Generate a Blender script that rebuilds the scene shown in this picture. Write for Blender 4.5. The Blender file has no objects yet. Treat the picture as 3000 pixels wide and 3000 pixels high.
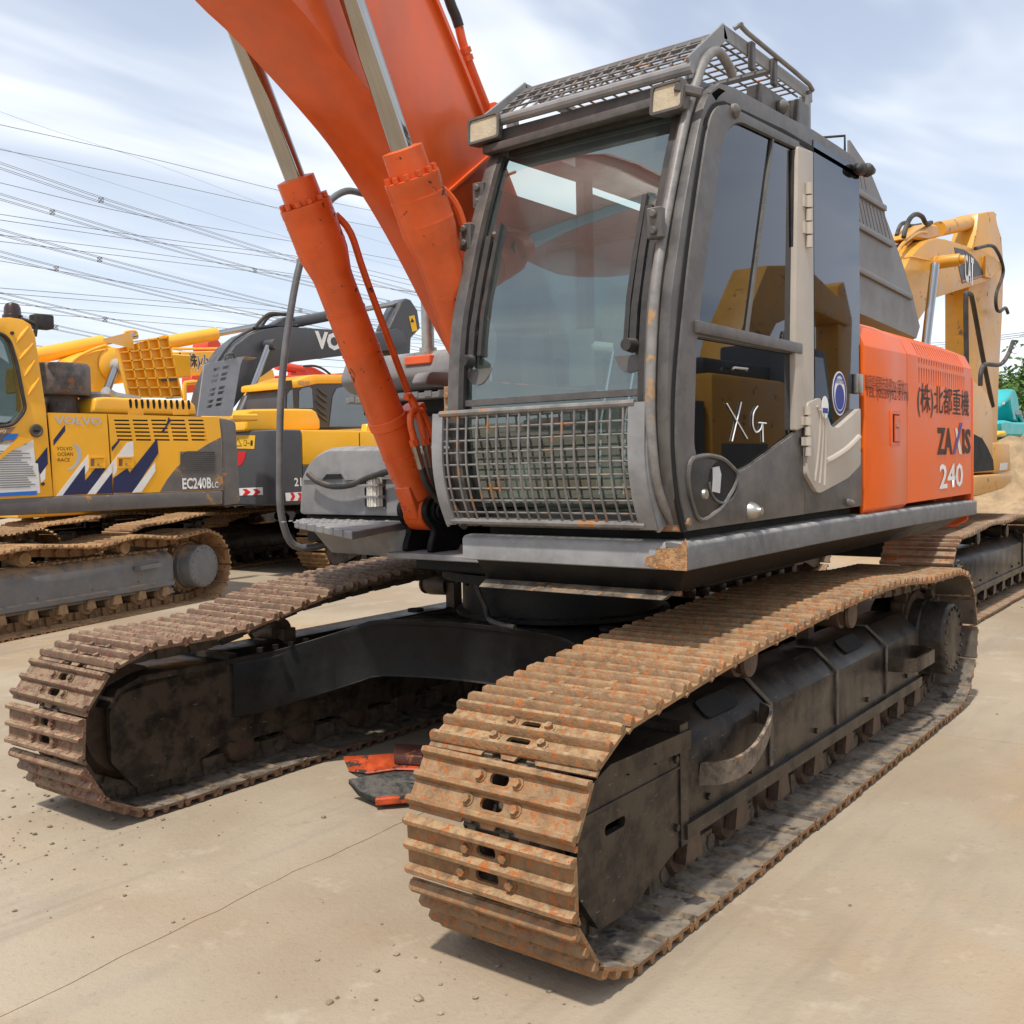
import bpy, bmesh, math, random
from mathutils import Vector, Matrix
R_ = math.radians
SC = bpy.context.scene
COL = SC.collection
rnd = random.Random(7)

# ---------------------------------------------------------------- camera
CAM = Vector((4.6224, 3.1771, 1.6061)); YAW, PITCH, ROLL, FPX = 3.7916, -0.0494, -0.0213, 2987.4
FW = Vector((math.cos(YAW)*math.cos(PITCH), math.sin(YAW)*math.cos(PITCH), math.sin(PITCH)))
_r = FW.cross(Vector((0, 0, 1))).normalized(); _u = _r.cross(FW)
RT = _r*math.cos(ROLL)+_u*math.sin(ROLL); UP = _u*math.cos(ROLL)-_r*math.sin(ROLL)
cd = bpy.data.cameras.new('camera'); cam = bpy.data.objects.new('camera', cd); COL.objects.link(cam)
cd.sensor_width = 36; cd.lens = FPX/3000*36; cd.clip_end = 2000; cd.clip_start = 0.05
M = Matrix((RT, UP, -FW)).transposed().to_4x4(); M.translation = CAM
cam.matrix_world = M
SC.camera = cam
SC.cycles.max_bounces = 7; SC.cycles.diffuse_bounces = 3; SC.cycles.glossy_bounces = 3; SC.cycles.transmission_bounces = 4; SC.cycles.transparent_max_bounces = 10

# ---------------------------------------------------------------- sky, sun, exposure
SUN_EL, SUN_AZ = R_(63), R_(13)          # azimuth from +X towards +Y
W = bpy.data.worlds.new('World'); SC.world = W; W.use_nodes = True
nt = W.node_tree; nt.nodes.clear()
def N(nt, t, **k):
    n = nt.nodes.new(t)
    for a, b in k.items(): setattr(n, a, b)
    return n
sky = N(nt, 'ShaderNodeTexSky', sky_type='NISHITA', sun_disc=False)
sky.sun_elevation = SUN_EL; sky.sun_rotation = R_(90)-SUN_AZ
sky.air_density = 1.0; sky.dust_density = 1.0; sky.ozone_density = 1.0
tc = N(nt, 'ShaderNodeTexCoord'); sep = N(nt, 'ShaderNodeSeparateXYZ'); nt.links.new(tc.outputs['Generated'], sep.inputs[0])
def math_(nt, op, a, b=None, c=None, clamp=False):
    n = N(nt, 'ShaderNodeMath', operation=op); n.use_clamp = clamp
    for i, v in enumerate((a, b, c)):
        if v is None: continue
        if isinstance(v, (int, float)): n.inputs[i].default_value = v
        else: nt.links.new(v, n.inputs[i])
    return n.outputs[0]
zz = math_(nt, 'ADD', math_(nt, 'MAXIMUM', sep.outputs[2], 0.0), 0.16)
cx = math_(nt, 'DIVIDE', sep.outputs[0], zz); cy = math_(nt, 'DIVIDE', sep.outputs[1], zz)
cmb = N(nt, 'ShaderNodeCombineXYZ'); nt.links.new(cx, cmb.inputs[0]); nt.links.new(cy, cmb.inputs[1])
mp = N(nt, 'ShaderNodeMapping'); mp.inputs['Rotation'].default_value = (0, 0, R_(38)); mp.inputs['Scale'].default_value = (0.5, 1.15, 1)
nt.links.new(cmb.outputs[0], mp.inputs[0])
n1 = N(nt, 'ShaderNodeTexNoise'); n1.inputs['Scale'].default_value = 1.3; n1.inputs['Detail'].default_value = 4; n1.inputs['Roughness'].default_value = 0.56; n1.inputs['Distortion'].default_value = 0.5
nt.links.new(mp.outputs[0], n1.inputs['Vector'])
cr = N(nt, 'ShaderNodeValToRGB'); cr.color_ramp.elements[0].position = 0.36; cr.color_ramp.elements[1].position = 0.70
cr.color_ramp.interpolation = 'EASE'
nt.links.new(n1.outputs[0], cr.inputs[0])
# thicker veil of thin cloud towards the horizon
veil = math_(nt, 'MULTIPLY', math_(nt, 'SUBTRACT', 1.0, math_(nt, 'MULTIPLY', sep.outputs[2], 1.8, clamp=True), clamp=True), 0.32)
cm = math_(nt, 'ADD', math_(nt, 'ADD', math_(nt, 'MULTIPLY', cr.outputs[0], 0.70), 0.27), veil, clamp=True)
mix = N(nt, 'ShaderNodeMix', data_type='RGBA'); nt.links.new(cm, mix.inputs['Factor'])
sm_ = N(nt, 'ShaderNodeVectorMath', operation='MULTIPLY'); nt.links.new(sky.outputs[0], sm_.inputs[0]); sm_.inputs[1].default_value = (1.35, 1.35, 1.38); nt.links.new(sm_.outputs[0], mix.inputs['A']); mix.inputs['B'].default_value = (9.6, 10.1, 10.9, 1)
bg = N(nt, 'ShaderNodeBackground'); bg.inputs['Strength'].default_value = 0.092
nt.links.new(mix.outputs['Result'], bg.inputs[0])
wo = N(nt, 'ShaderNodeOutputWorld'); nt.links.new(bg.outputs[0], wo.inputs[0])
sl = bpy.data.lights.new('sun', 'SUN'); sl.energy = 3.2; sl.angle = R_(2.5); sl.color = (1, 0.95, 0.87)
so = bpy.data.objects.new('sun', sl); COL.objects.link(so)
sd = Vector((math.cos(SUN_EL)*math.cos(SUN_AZ), math.cos(SUN_EL)*math.sin(SUN_AZ), math.sin(SUN_EL)))
so.rotation_euler = sd.to_track_quat('Z', 'Y').to_euler(); so.location = (0, 0, 30)
SC.view_settings.view_transform = 'Standard'; SC.view_settings.look = 'None'
SC.view_settings.exposure = 0.24; SC.view_settings.gamma = 1.0

# ---------------------------------------------------------------- measuring helpers (survey of the photograph)
def ray(x, y): return FW + RT*((x-1500)/FPX) - UP*((y-1500)/FPX)
def un(x, y, ax, v):
    d = ray(x, y); i = 'xyz'.index(ax); return CAM + d*((v-CAM[i])/d[i])
def ud(x, y, depth): return CAM + ray(x, y)*depth
def xz(pts, yv): return [(q.x, q.z) for q in (un(a, b, 'y', yv) for a, b in pts)]

# ---------------------------------------------------------------- mesh builder
def frame_from(d):
    d = Vector(d).normalized(); a = Vector((0, 0, 1)) if abs(d.z) < 0.9 else Vector((1, 0, 0))
    u = d.cross(a).normalized(); return u, u.cross(d).normalized() if False else d.cross(u).normalized(), d
class MB:
    def __init__(s): s.bm = bmesh.new(); s.mi = 0
    def face(s, vs):
        try:
            f = s.bm.faces.new(vs); f.material_index = s.mi; return f
        except ValueError: return None
    def box(s, lo, hi):
        x0, y0, z0 = lo; x1, y1, z1 = hi
        return s.hexa([(x0,y0,z0),(x1,y0,z0),(x1,y1,z0),(x0,y1,z0),(x0,y0,z1),(x1,y0,z1),(x1,y1,z1),(x0,y1,z1)])
    def hexa(s, p):
        v = [s.bm.verts.new(q) for q in p]
        for f in ((0,3,2,1),(4,5,6,7),(0,1,5,4),(1,2,6,5),(2,3,7,6),(3,0,4,7)): s.face([v[i] for i in f])
        return s
    def obox(s, c, u, v, n, hu, hv, hn):
        c = Vector(c); u = Vector(u)*hu; v = Vector(v)*hv; n = Vector(n)*hn
        return s.hexa([c-u-v-n, c+u-v-n, c+u+v-n, c-u+v-n, c-u-v+n, c+u-v+n, c+u+v+n, c-u+v+n])
    def bar(s, a, b, w, h, up=(0, 0, 1)):
        a = Vector(a); b = Vector(b); d = (b-a); L = d.length; d.normalize(); up = Vector(up)
        side = d.cross(up)
        if side.length < 1e-4: side = d.cross(Vector((1, 0, 0)))
        side.normalize(); u2 = side.cross(d)
        return s.obox((a+b)/2, d, side, u2, L/2, w/2, h/2)
    def loft(s, rings, cap=True, closed=True):
        vs = [[s.bm.verts.new(q) for q in r] for r in rings]
        n = len(vs[0])
        for a, b in zip(vs[:-1], vs[1:]):
            for i in range(n if closed else n-1):
                j = (i+1) % n; s.face([a[i], a[j], b[j], b[i]])
        if cap and closed: s.face(vs[0][::-1]); s.face(vs[-1])
        return s
    def prism(s, poly, ax, lo, hi):
        f = {'x': lambda p, t: (t, p[0], p[1]), 'y': lambda p, t: (p[0], t, p[1]), 'z': lambda p, t: (p[0], p[1], t)}[ax]
        return s.loft([[f(p, lo) for p in poly], [f(p, hi) for p in poly]])
    def cyl(s, a, b, r0, r1=None, n=16, cap=True):
        r1 = r0 if r1 is None else r1; a = Vector(a); b = Vector(b); u, v, d = frame_from(b-a)
        ring = lambda c, r: [c+(u*math.cos(t)+v*math.sin(t))*r for t in [2*math.pi*i/n for i in range(n)]]
        return s.loft([ring(a, r0), ring(b, r1)], cap)
    def lathe(s, a, d, prof, n=20):
        a = Vector(a); u, v, d = frame_from(d)
        return s.loft([[a+d*t+(u*math.cos(q)+v*math.sin(q))*r for q in [2*math.pi*i/n for i in range(n)]] for t, r in prof])
    def tube(s, pts, r, n=8, sm=0):
        pts = [Vector(p) for p in pts]
        if sm: pts = spline(pts, sm)
        rings = []; u = None
        for i, p in enumerate(pts):
            d = (pts[min(i+1, len(pts)-1)]-pts[max(i-1, 0)]).normalized()
            if u is None: u, v, _ = frame_from(d)
            else:
                u = (u-d*u.dot(d)).normalized(); v = d.cross(u)
            if isinstance(r, (list, tuple)):
                f_ = i/(len(pts)-1)*(len(r)-1); i0 = min(int(f_), len(r)-2); rr = r[i0]+(r[i0+1]-r[i0])*(f_-i0)
            else: rr = r
            rings.append([p+(u*math.cos(t)+v*math.sin(t))*rr for t in [2*math.pi*k/n for k in range(n)]])
        return s.loft(rings)
    def strip(s, pts, w, h, up=(0, 1, 0)):
        """flat bar swept along pts; width w along `up`, thickness h"""
        pts = [Vector(p) for p in pts]; up = Vector(up); rings = []
        for i, p in enumerate(pts):
            d = (pts[min(i+1, len(pts)-1)]-pts[max(i-1, 0)]).normalized(); nn = d.cross(up).normalized()
            rings.append([p-up*w/2-nn*h/2, p+up*w/2-nn*h/2, p+up*w/2+nn*h/2, p-up*w/2+nn*h/2])
        return s.loft(rings)
    def plate(s, o, u, v, outer, holes=(), t=0.02):
        """flat plate in the plane o,u,v with holes; thickness t along -(u x v)... back side"""
        o = Vector(o); u = Vector(u); v = Vector(v); n = u.cross(v).normalized()
        bm = bmesh.new(); edges = []
        for loop in [outer]+list(holes):
            vs = [bm.verts.new(o+u*a+v*b) for a, b in loop]
            for i in range(len(vs)): edges.append(bm.edges.new((vs[i], vs[(i+1) % len(vs)])))
        r = bmesh.ops.triangle_fill(bm, use_beauty=True, use_dissolve=False, edges=edges, normal=n)
        fs = [g for g in r['geom'] if isinstance(g, bmesh.types.BMFace)]
        if t:
            ex = bmesh.ops.extrude_face_region(bm, geom=fs)
            bmesh.ops.translate(bm, vec=-n*t, verts=[g for g in ex['geom'] if isinstance(g, bmesh.types.BMVert)])
        bmesh.ops.recalc_face_normals(bm, faces=bm.faces[:])
        mp_ = {}
        for q in bm.verts: mp_[q] = s.bm.verts.new(q.co)
        for f in bm.faces: s.face([mp_[q] for q in f.verts])
        bm.free(); return s
    def blob(s, c, r, seed=0, sub=1, sq=(1, 1, 1)):
        rg = random.Random(seed); bm = bmesh.new(); bmesh.ops.create_icosphere(bm, subdivisions=sub, radius=1)
        mp_ = {}
        for q in bm.verts:
            k = rg.uniform(.72, 1.15)*r; mp_[q] = s.bm.verts.new((c[0]+q.co.x*k*sq[0], c[1]+q.co.y*k*sq[1], c[2]+q.co.z*k*sq[2]))
        for f in bm.faces: s.face([mp_[q] for q in f.verts])
        bm.free(); return s
    def build(s, name, mats, parent=None, bevel=0, seg=2, ang=32, smooth=True, kind=None, label=None, keep=False):
        bm = s.bm; bmesh.ops.recalc_face_normals(bm, faces=bm.faces[:])
        if bevel:
            es = [e for e in bm.edges if len(e.link_faces) == 2 and e.calc_face_angle(0) > R_(ang)]
            bmesh.ops.bevel(bm, geom=es, offset=bevel, segments=seg, affect='EDGES', profile=0.6, clamp_overlap=True)
        me = bpy.data.meshes.new(name); bm.to_mesh(me)
        if not keep: bm.free()
        mats = mats if isinstance(mats, (list, tuple)) else [mats]
        for m in mats: me.materials.append(m)
        if smooth and me.polygons:
            me.polygons.foreach_set('use_smooth', [True]*len(me.polygons)); me.set_sharp_from_angle(angle=R_(35))
        return link(name, me, parent, kind, label)
def link(name, me, parent=None, kind=None, label=None):
    o = bpy.data.objects.new(name, me); COL.objects.link(o); adopt(o, parent)
    if kind: o['kind'] = kind
    if label: o['label'] = label
    return o
def adopt(o, parent):
    if parent is not None:
        o.parent = parent
        top = parent
        off = Vector(top.location)
        while top.parent: top = top.parent; off = off+Vector(top.location) if False else Vector(top.location)
        if parent.parent is None: o.matrix_parent_inverse = Matrix.Translation(-Vector(parent.location))
def thing(name, label, cat, loc=(0, 0, 0), group=None):
    o = bpy.data.objects.new(name, None); COL.objects.link(o); o.location = loc; o.empty_display_size = .3
    return tag(o, label, cat, group)
def tag(o, label, cat, group=None):
    o['label'] = label; o['category'] = cat
    if group: o['group'] = group
    return o
def spline(pts, n=6):
    pts = [Vector(p) for p in pts]; out = []
    for i in range(len(pts)-1):
        p0 = pts[max(i-1, 0)]; p1 = pts[i]; p2 = pts[i+1]; p3 = pts[min(i+2, len(pts)-1)]
        for k in range(n):
            t = k/n; out.append(0.5*((2*p1)+(p2-p0)*t+(2*p0-5*p1+4*p2-p3)*t*t+(3*p1-p0-3*p2+p3)*t**3))
    return out+[pts[-1]]
def spl2(pts, n=6): return [(p.x, p.y) for p in spline([(a, b, 0) for a, b in pts], n)]
def rpoly(pts, r, n=5):
    out = []; m = len(pts); rr = r if isinstance(r, (list, tuple)) else [r]*m
    for i in range(m):
        p = Vector(pts[i]); a = Vector(pts[i-1])-p; b = Vector(pts[(i+1) % m])-p
        q = min(rr[i], a.length*.48, b.length*.48)
        if q < 1e-4: out.append(tuple(p)); continue
        s = p+a.normalized()*q; e = p+b.normalized()*q
        for k in range(n+1):
            t = k/n; w = s*(1-t)**2+p*2*t*(1-t)+e*t*t; out.append((w.x, w.y))
    return out
def rect(x0, y0, x1, y1): return [(x0, y0), (x1, y0), (x1, y1), (x0, y1)]
def oval(cx_, cy_, a, b, n=12): return [(cx_+a*math.cos(2*math.pi*i/n), cy_+b*math.sin(2*math.pi*i/n)) for i in range(n)]

# text: collected, then turned into meshes in one go
TEXTS = []
def text(body, parent, o, u, v, w, h, mat, name='lettering', bold=0.0, shear=0.0, t=0.002, label=None):
    c = bpy.data.curves.new('txt', 'FONT'); c.body = body; c.offset = bold; c.shear = shear; c.resolution_u = 2
    ob = bpy.data.objects.new('txt', c); COL.objects.link(ob)
    TEXTS.append((ob, parent, Vector(o), Vector(u).normalized(), Vector(v).normalized(), w, h, mat, name, t, label))
def flush_text():
    bpy.context.view_layer.update(); dg = bpy.context.evaluated_depsgraph_get()
    for ob, parent, o, u, v, w, h, mat, name, t, label in TEXTS:
        me = bpy.data.meshes.new_from_object(ob.evaluated_get(dg))
        if me.vertices:
            xs = [q.co.x for q in me.vertices]; ys = [q.co.y for q in me.vertices]
            x0, x1, y0, y1 = min(xs), max(xs), min(ys), max(ys); n = u.cross(v)
            sx = w/max(x1-x0, 1e-6); sy = (h/max(y1-y0, 1e-6)) if h else sx
            for q in me.vertices: q.co = o+u*((q.co.x-x0)*sx)+v*((q.co.y-y0)*sy)+n*t
            me.materials.clear(); me.materials.append(mat); me.name = name
            link(name, me, parent, None, label)
        bpy.data.objects.remove(ob, do_unlink=True)

# ---------------------------------------------------------------- materials
def srgb(r, g, b):
    f = lambda c: (c/255/12.92) if c/255 <= .04045 else ((c/255+.055)/1.055)**2.4
    return (f(r), f(g), f(b))
DUST = (0.40, 0.30, 0.20)
def mat(name, col, rough=.5, metal=0, var=.25, scale=5, dust=0, dust_col=DUST, rust=0, rust_col=(.30, .10, .03), rscale=14,
        bump=.15, bscale=40, spec=.5, coat=0, scr=0, stretch=None, dust_side=0.0, objr=0.0):
    m = bpy.data.materials.new(name); m.use_nodes = True; t = m.node_tree; b = t.nodes['Principled BSDF']
    geo = N(t, 'ShaderNodeNewGeometry'); pos = geo.outputs['Position']
    def noise(sc, det=5, ro=.6, st=None, dis=0):
        det = min(det, 3)
        n = N(t, 'ShaderNodeTexNoise'); n.inputs['Scale'].default_value = sc; n.inputs['Detail'].default_value = det
        n.inputs['Roughness'].default_value = ro; n.inputs['Distortion'].default_value = dis
        if st:
            mm = N(t, 'ShaderNodeMapping'); mm.inputs['Scale'].default_value = st; t.links.new(pos, mm.inputs[0]); t.links.new(mm.outputs[0], n.inputs['Vector'])
        else: t.links.new(pos, n.inputs['Vector'])
        return n.outputs[0]
    def mixc(f, a, c):
        x = N(t, 'ShaderNodeMix', data_type='RGBA')
        for s_, v_ in (('Factor', f), ('A', a), ('B', c)):
            if isinstance(v_, tuple): x.inputs[s_].default_value = (*v_, 1)
            elif isinstance(v_, (int, float)): x.inputs[s_].default_value = v_
            else: t.links.new(v_, x.inputs[s_])
        return x.outputs['Result']
    def smooth(v_, lo, hi):
        n = N(t, 'ShaderNodeMapRange'); n.interpolation_type = 'SMOOTHSTEP'; t.links.new(v_, n.inputs[0])
        n.inputs[1].default_value = lo; n.inputs[2].default_value = hi; return n.outputs[0]
    nz = noise(scale, 6, .65, stretch)
    k = smooth(nz, .3, .7)
    c = mixc(k, tuple(x*(1-var) for x in col), tuple(min(1, x*(1+var*.6)) for x in col))
    rgh = math_(t, 'ADD', math_(t, 'MULTIPLY', k, .15), rough-.07, clamp=True)
    if objr:
        oi = N(t, 'ShaderNodeObjectInfo'); c = mixc(math_(t, 'MULTIPLY', oi.outputs['Random'], objr), c, tuple(x*.45 for x in col))
    if dust or dust_side:
        sp = N(t, 'ShaderNodeSeparateXYZ'); t.links.new(geo.outputs['Normal'], sp.inputs[0])
        upm = math_(t, 'ADD', math_(t, 'MULTIPLY', smooth(sp.outputs[2], .25, .9), dust), dust_side)
        dm = math_(t, 'MULTIPLY', upm, smooth(noise(scale*1.7, 7, .7), .34, .62), clamp=True)
        c = mixc(dm, c, dust_col); rgh = math_(t, 'MAXIMUM', rgh, math_(t, 'MULTIPLY', dm, .95))
    if rust or rust < 0:
        rm = smooth(noise(rscale, 8, .72, None, .3), .62-rust*.28, .68-rust*.22)
        rc = mixc(noise(rscale*5, 3), tuple(x*.6 for x in rust_col), tuple(min(1, x*1.5) for x in rust_col))
        c = mixc(rm, c, rc); rgh = math_(t, 'MAXIMUM', rgh, math_(t, 'MULTIPLY', rm, .85))
    if scr:
        s1 = smooth(noise(90, 3, .6, (.25, 1, 1)), .66, .72); c = mixc(math_(t, 'MULTIPLY', s1, scr), c, (.42, .40, .37))
    t.links.new(c, b.inputs['Base Color']); t.links.new(rgh, b.inputs['Roughness'])
    b.inputs['Metallic'].default_value = metal; b.inputs['Specular IOR Level'].default_value = spec
    if coat: b.inputs['Coat Weight'].default_value = coat; b.inputs['Coat Roughness'].default_value = .12
    if bump:
        bn = N(t, 'ShaderNodeBump'); bn.inputs['Strength'].default_value = bump; bn.inputs['Distance'].default_value = .01
        t.links.new(noise(bscale, 2, .6), bn.inputs['Height']); t.links.new(bn.outputs[0], b.inputs['Normal'])
    return m
def flat(name, col, rough=.6, emit=0):
    return mat(name, col, rough, var=.08, bump=.03)
def glass(name, tint, refl=1.0, haze=.0, gcol=(.95, .97, 1)):
    m = bpy.data.materials.new(name); m.use_nodes = True; t = m.node_tree; t.nodes.clear()
    tr = N(t, 'ShaderNodeBsdfTransparent'); tr.inputs[0].default_value = (*tint, 1)
    gl = N(t, 'ShaderNodeBsdfGlossy'); gl.inputs['Roughness'].default_value = .015; gl.inputs[0].default_value = (*gcol, 1)
    fr = N(t, 'ShaderNodeFresnel'); fr.inputs['IOR'].default_value = 1.52
    f = math_(t, 'MINIMUM', math_(t, 'MULTIPLY', fr.outputs[0], 1.9*refl), .8)
    mx = N(t, 'ShaderNodeMixShader'); t.links.new(f, mx.inputs[0]); t.links.new(tr.outputs[0], mx.inputs[1]); t.links.new(gl.outputs[0], mx.inputs[2])
    out = N(t, 'ShaderNodeOutputMaterial'); last = mx.outputs[0]
    if haze:   # film of dust on the pane
        df = N(t, 'ShaderNodeBsdfDiffuse'); df.inputs[0].default_value = (.58, .66, .63, 1)
        geo = N(t, 'ShaderNodeNewGeometry'); nz = N(t, 'ShaderNodeTexNoise'); nz.inputs['Scale'].default_value = 3.2; nz.inputs['Detail'].default_value = 6
        t.links.new(geo.outputs['Position'], nz.inputs['Vector'])
        hz = math_(t, 'MULTIPLY', nz.outputs[0], haze*2, clamp=True)
        m2 = N(t, 'ShaderNodeMixShader'); t.links.new(hz, m2.inputs[0]); t.links.new(last, m2.inputs[1]); t.links.new(df.outputs[0], m2.inputs[2]); last = m2.outputs[0]
    t.links.new(last, out.inputs[0]); return m

MT = {}
MT['orange'] = mat('orange_paint', (.74, .105, .013), .38, var=.16, scale=3.5, stretch=(1, 1, .4), dust=.10, dust_side=.04, bump=.05, coat=.3)
MT['orange_worn'] = mat('orange_paint_chipped', (.74, .105, .013), .42, var=.14, scale=5, dust=.12, dust_side=.04, rust=-.03, rust_col=(.05, .025, .015), rscale=11, bump=.08, coat=.1)
MT['orange_side'] = mat('orange_paint_faded', (.80, .125, .006), .42, var=.08, scale=2.2, dust=.10, dust_col=(.62, .22, .07), bump=.04, coat=.08, spec=.35)
MT['cabgrey'] = mat('dark_grey_paint', (.080, .073, .068), .45, var=.18, scale=6, dust=.55, dust_col=(.30, .265, .225), dust_side=.14, bump=.06)
MT['deckgrey'] = mat('worn_grey_paint', (.23, .23, .232), .5, var=.2, scale=7, dust=.5, dust_side=.12, dust_col=(.36, .33, .29), scr=.5, bump=.06)  # grey raised to put sunlight into the front skirt; other worn parts share it
MT['boxgrey'] = mat('grey_plastic_cover', (.20, .20, .20), .55, var=.15, scale=7, dust=.35, dust_side=.12, dust_col=(.38, .35, .31), scr=.35, bump=.06)
MT['hoodgrey'] = mat('grey_hood_paint', (.17, .165, .16), .5, var=.12, scale=4, dust=.4, dust_side=.1, dust_col=(.36, .33, .29), bump=.05)
MT['black'] = mat('greasy_black_paint', (.009, .009, .009), .5, var=.4, scale=8, dust=.34, dust_side=.015, dust_col=(.13, .10, .07), bump=.15, spec=.22)
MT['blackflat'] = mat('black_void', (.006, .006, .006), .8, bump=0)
MT['rubber'] = mat('black_rubber', (.02, .02, .02), .6, var=.3, dust=.25, dust_side=.05, bump=.1)
MT['frame'] = mat('dusty_black_track_frame', (.015, .0125, .011), .36, var=.3, scale=5, dust=-.20, dust_side=.34, dust_col=(.14, .10, .066), stretch=(1, 1, .3), scr=.25, bump=.12, bscale=50, spec=.25)
MT['shoe'] = mat('rusty_track_steel', (.27, .145, .062), .66, var=.38, scale=11, dust=.48, dust_side=.11, dust_col=(.47, .33, .175), rust=.29, rust_col=(.33, .105, .024), rscale=36, objr=.6, bump=.55, bscale=55)
MT['shoe2'] = mat('rusty_brown_track_steel', (.18, .105, .062), .66, var=.38, scale=11, dust=.55, dust_side=.10, dust_col=(.42, .30, .165), rust=.32, rust_col=(.15, .055, .035), rscale=30, objr=.5, bump=.5, bscale=55)
MT['shoe3'] = mat('clay_covered_track_steel', (.36, .20, .085), .8, objr=.4, var=.35, scale=5, dust=.5, dust_col=(.46, .31, .16), rust=.25, rust_col=(.20, .09, .04), rscale=9, bump=.5, bscale=40)
MT['link'] = mat('greasy_track_links', (.075, .055, .04), .6, var=.5, scale=9, dust=.5, dust_side=.4, dust_col=(.24, .175, .11), bump=.3)
MT['linkclay'] = mat('clay_track_links', (.20, .11, .05), .8, var=.4, scale=6, dust=.5, dust_side=.3, dust_col=(.36, .22, .11), bump=.3)
MT['clayframe'] = mat('grey_track_frame_with_clay', (.15, .155, .16), .6, var=.2, scale=4, dust=1.1, dust_side=.1, dust_col=(.38, .27, .16), bump=.2)
MT['clay'] = mat('clay', (.34, .215, .115), .95, var=.35, scale=6, bump=.6, bscale=25)
MT['beige'] = mat('beige_plastic', (.46, .405, .34), .5, var=.08, scale=4, dust=.2, dust_side=.08, bump=.04)
MT['chrome'] = mat('chrome_rod', (.40, .39, .375), .05, metal=1, var=.10, scale=2, bump=0)
MT['steel'] = mat('bare_steel', (.40, .38, .34), .35, metal=.9, var=.3, bump=.1)
MT['mesh'] = mat('grey_wire', (.19, .18, .17), .5, var=.3, scale=12, dust=.3, rust=.12, rust_col=(.34, .16, .06), rscale=9, bump=.1)
MT['rustbr'] = mat('rusty_bracket', (.26, .16, .09), .7, var=.4, rust=.4, bump=.3)
MT['yellow'] = mat('yellow_paint', (.93, .455, .022), .38, var=.07, scale=1.6, dust=.12, dust_side=.03, bump=0, coat=.25)
MT['yellow2'] = mat('bright_yellow_paint', (.90, .45, .012), .34, var=.05, scale=1.6, dust=.06, bump=0, coat=.3)
MT['cat'] = mat('tan_yellow_paint', (.68, .32, .022), .45, var=.12, scale=3, dust=.10, dust_side=.03, rust=.02, rust_col=(.28, .13, .05), rscale=5, bump=0, coat=.1)
MT['dkgrey'] = mat('charcoal_paint', (.058, .060, .066), .42, var=.12, scale=3, dust=.25, dust_side=.03, dust_col=(.24, .21, .18), bump=0)
MT['strip'] = mat('grey_skirt_paint', (.125, .118, .115), .5, var=.14, scale=4, dust=.4, dust_side=.07, rust=.04, rust_col=(.40, .21, .08), rscale=4, bump=0)
MT['red'] = mat('red_orange_paint', (.68, .055, .02), .4, var=.08, scale=2, bump=0)
MT['teal'] = mat('teal_paint', (.02, .42, .42), .4, var=.08, scale=2, bump=0)
MT['navy'] = flat('navy_vinyl', (.016, .022, .085)); MT['white'] = flat('white_vinyl', (.80, .79, .76)); MT['silver'] = flat('silver_vinyl', (.48, .48, .47))
MT['ink'] = flat('black_print', (.018, .014, .012)); MT['greytext'] = flat('grey_print', (.26, .26, .26)); MT['brown'] = flat('dark_brown_vinyl', (.045, .022, .010))
MT['blue'] = flat('blue_print', (.02, .16, .55)); MT['stickblue'] = flat('sticker_blue', (.03, .05, .26)); MT['redprint'] = flat('red_print', (.65, .01, .015)); MT['cream'] = flat('cream_print', (.78, .66, .50))
MT['faint'] = flat('faded_dark_print', (.16, .035, .012)); MT['yelsign'] = flat('yellow_sign', (.85, .48, .02)); MT['paper'] = mat('notice_paper', (.74, .74, .72), .8, var=.05, bump=.02); MT['violet'] = flat('violet_print', (.09, .07, .26))
MT['seat'] = mat('pale_seat_cover', (.62, .63, .60), .8, var=.1, bump=.2); MT['inner'] = mat('cab_interior_plastic', (.11, .11, .105), .6, var=.15, bump=.05); MT['innerl'] = mat('light_interior_plastic', (.34, .34, .32), .6, var=.1, bump=.05)
MT['lens'] = mat('lamp_lens', (.50, .44, .31), .12, var=.12, scale=18, bump=.3, bscale=90, coat=.8)
MT['filter'] = mat('white_filter', (.70, .68, .60), .8, bump=.3)
MT['wire'] = mat('power_cable', (.20, .20, .215), .6, bump=0)
MT['gl_front'] = glass('windshield_glass', (.72, .88, .82), 2.1, .05, (.80, .92, .90))
MT['gl_top'] = glass('tinted_roof_glass', (.45, .72, .72), .9, .05)
MT['gl_side'] = glass('smoked_side_glass', (.085, .09, .09), .85, .005, (.62, .66, .74))
MT['gl_back'] = glass('machine_window_glass', (.30, .36, .35), 1.6, .02)

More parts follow.
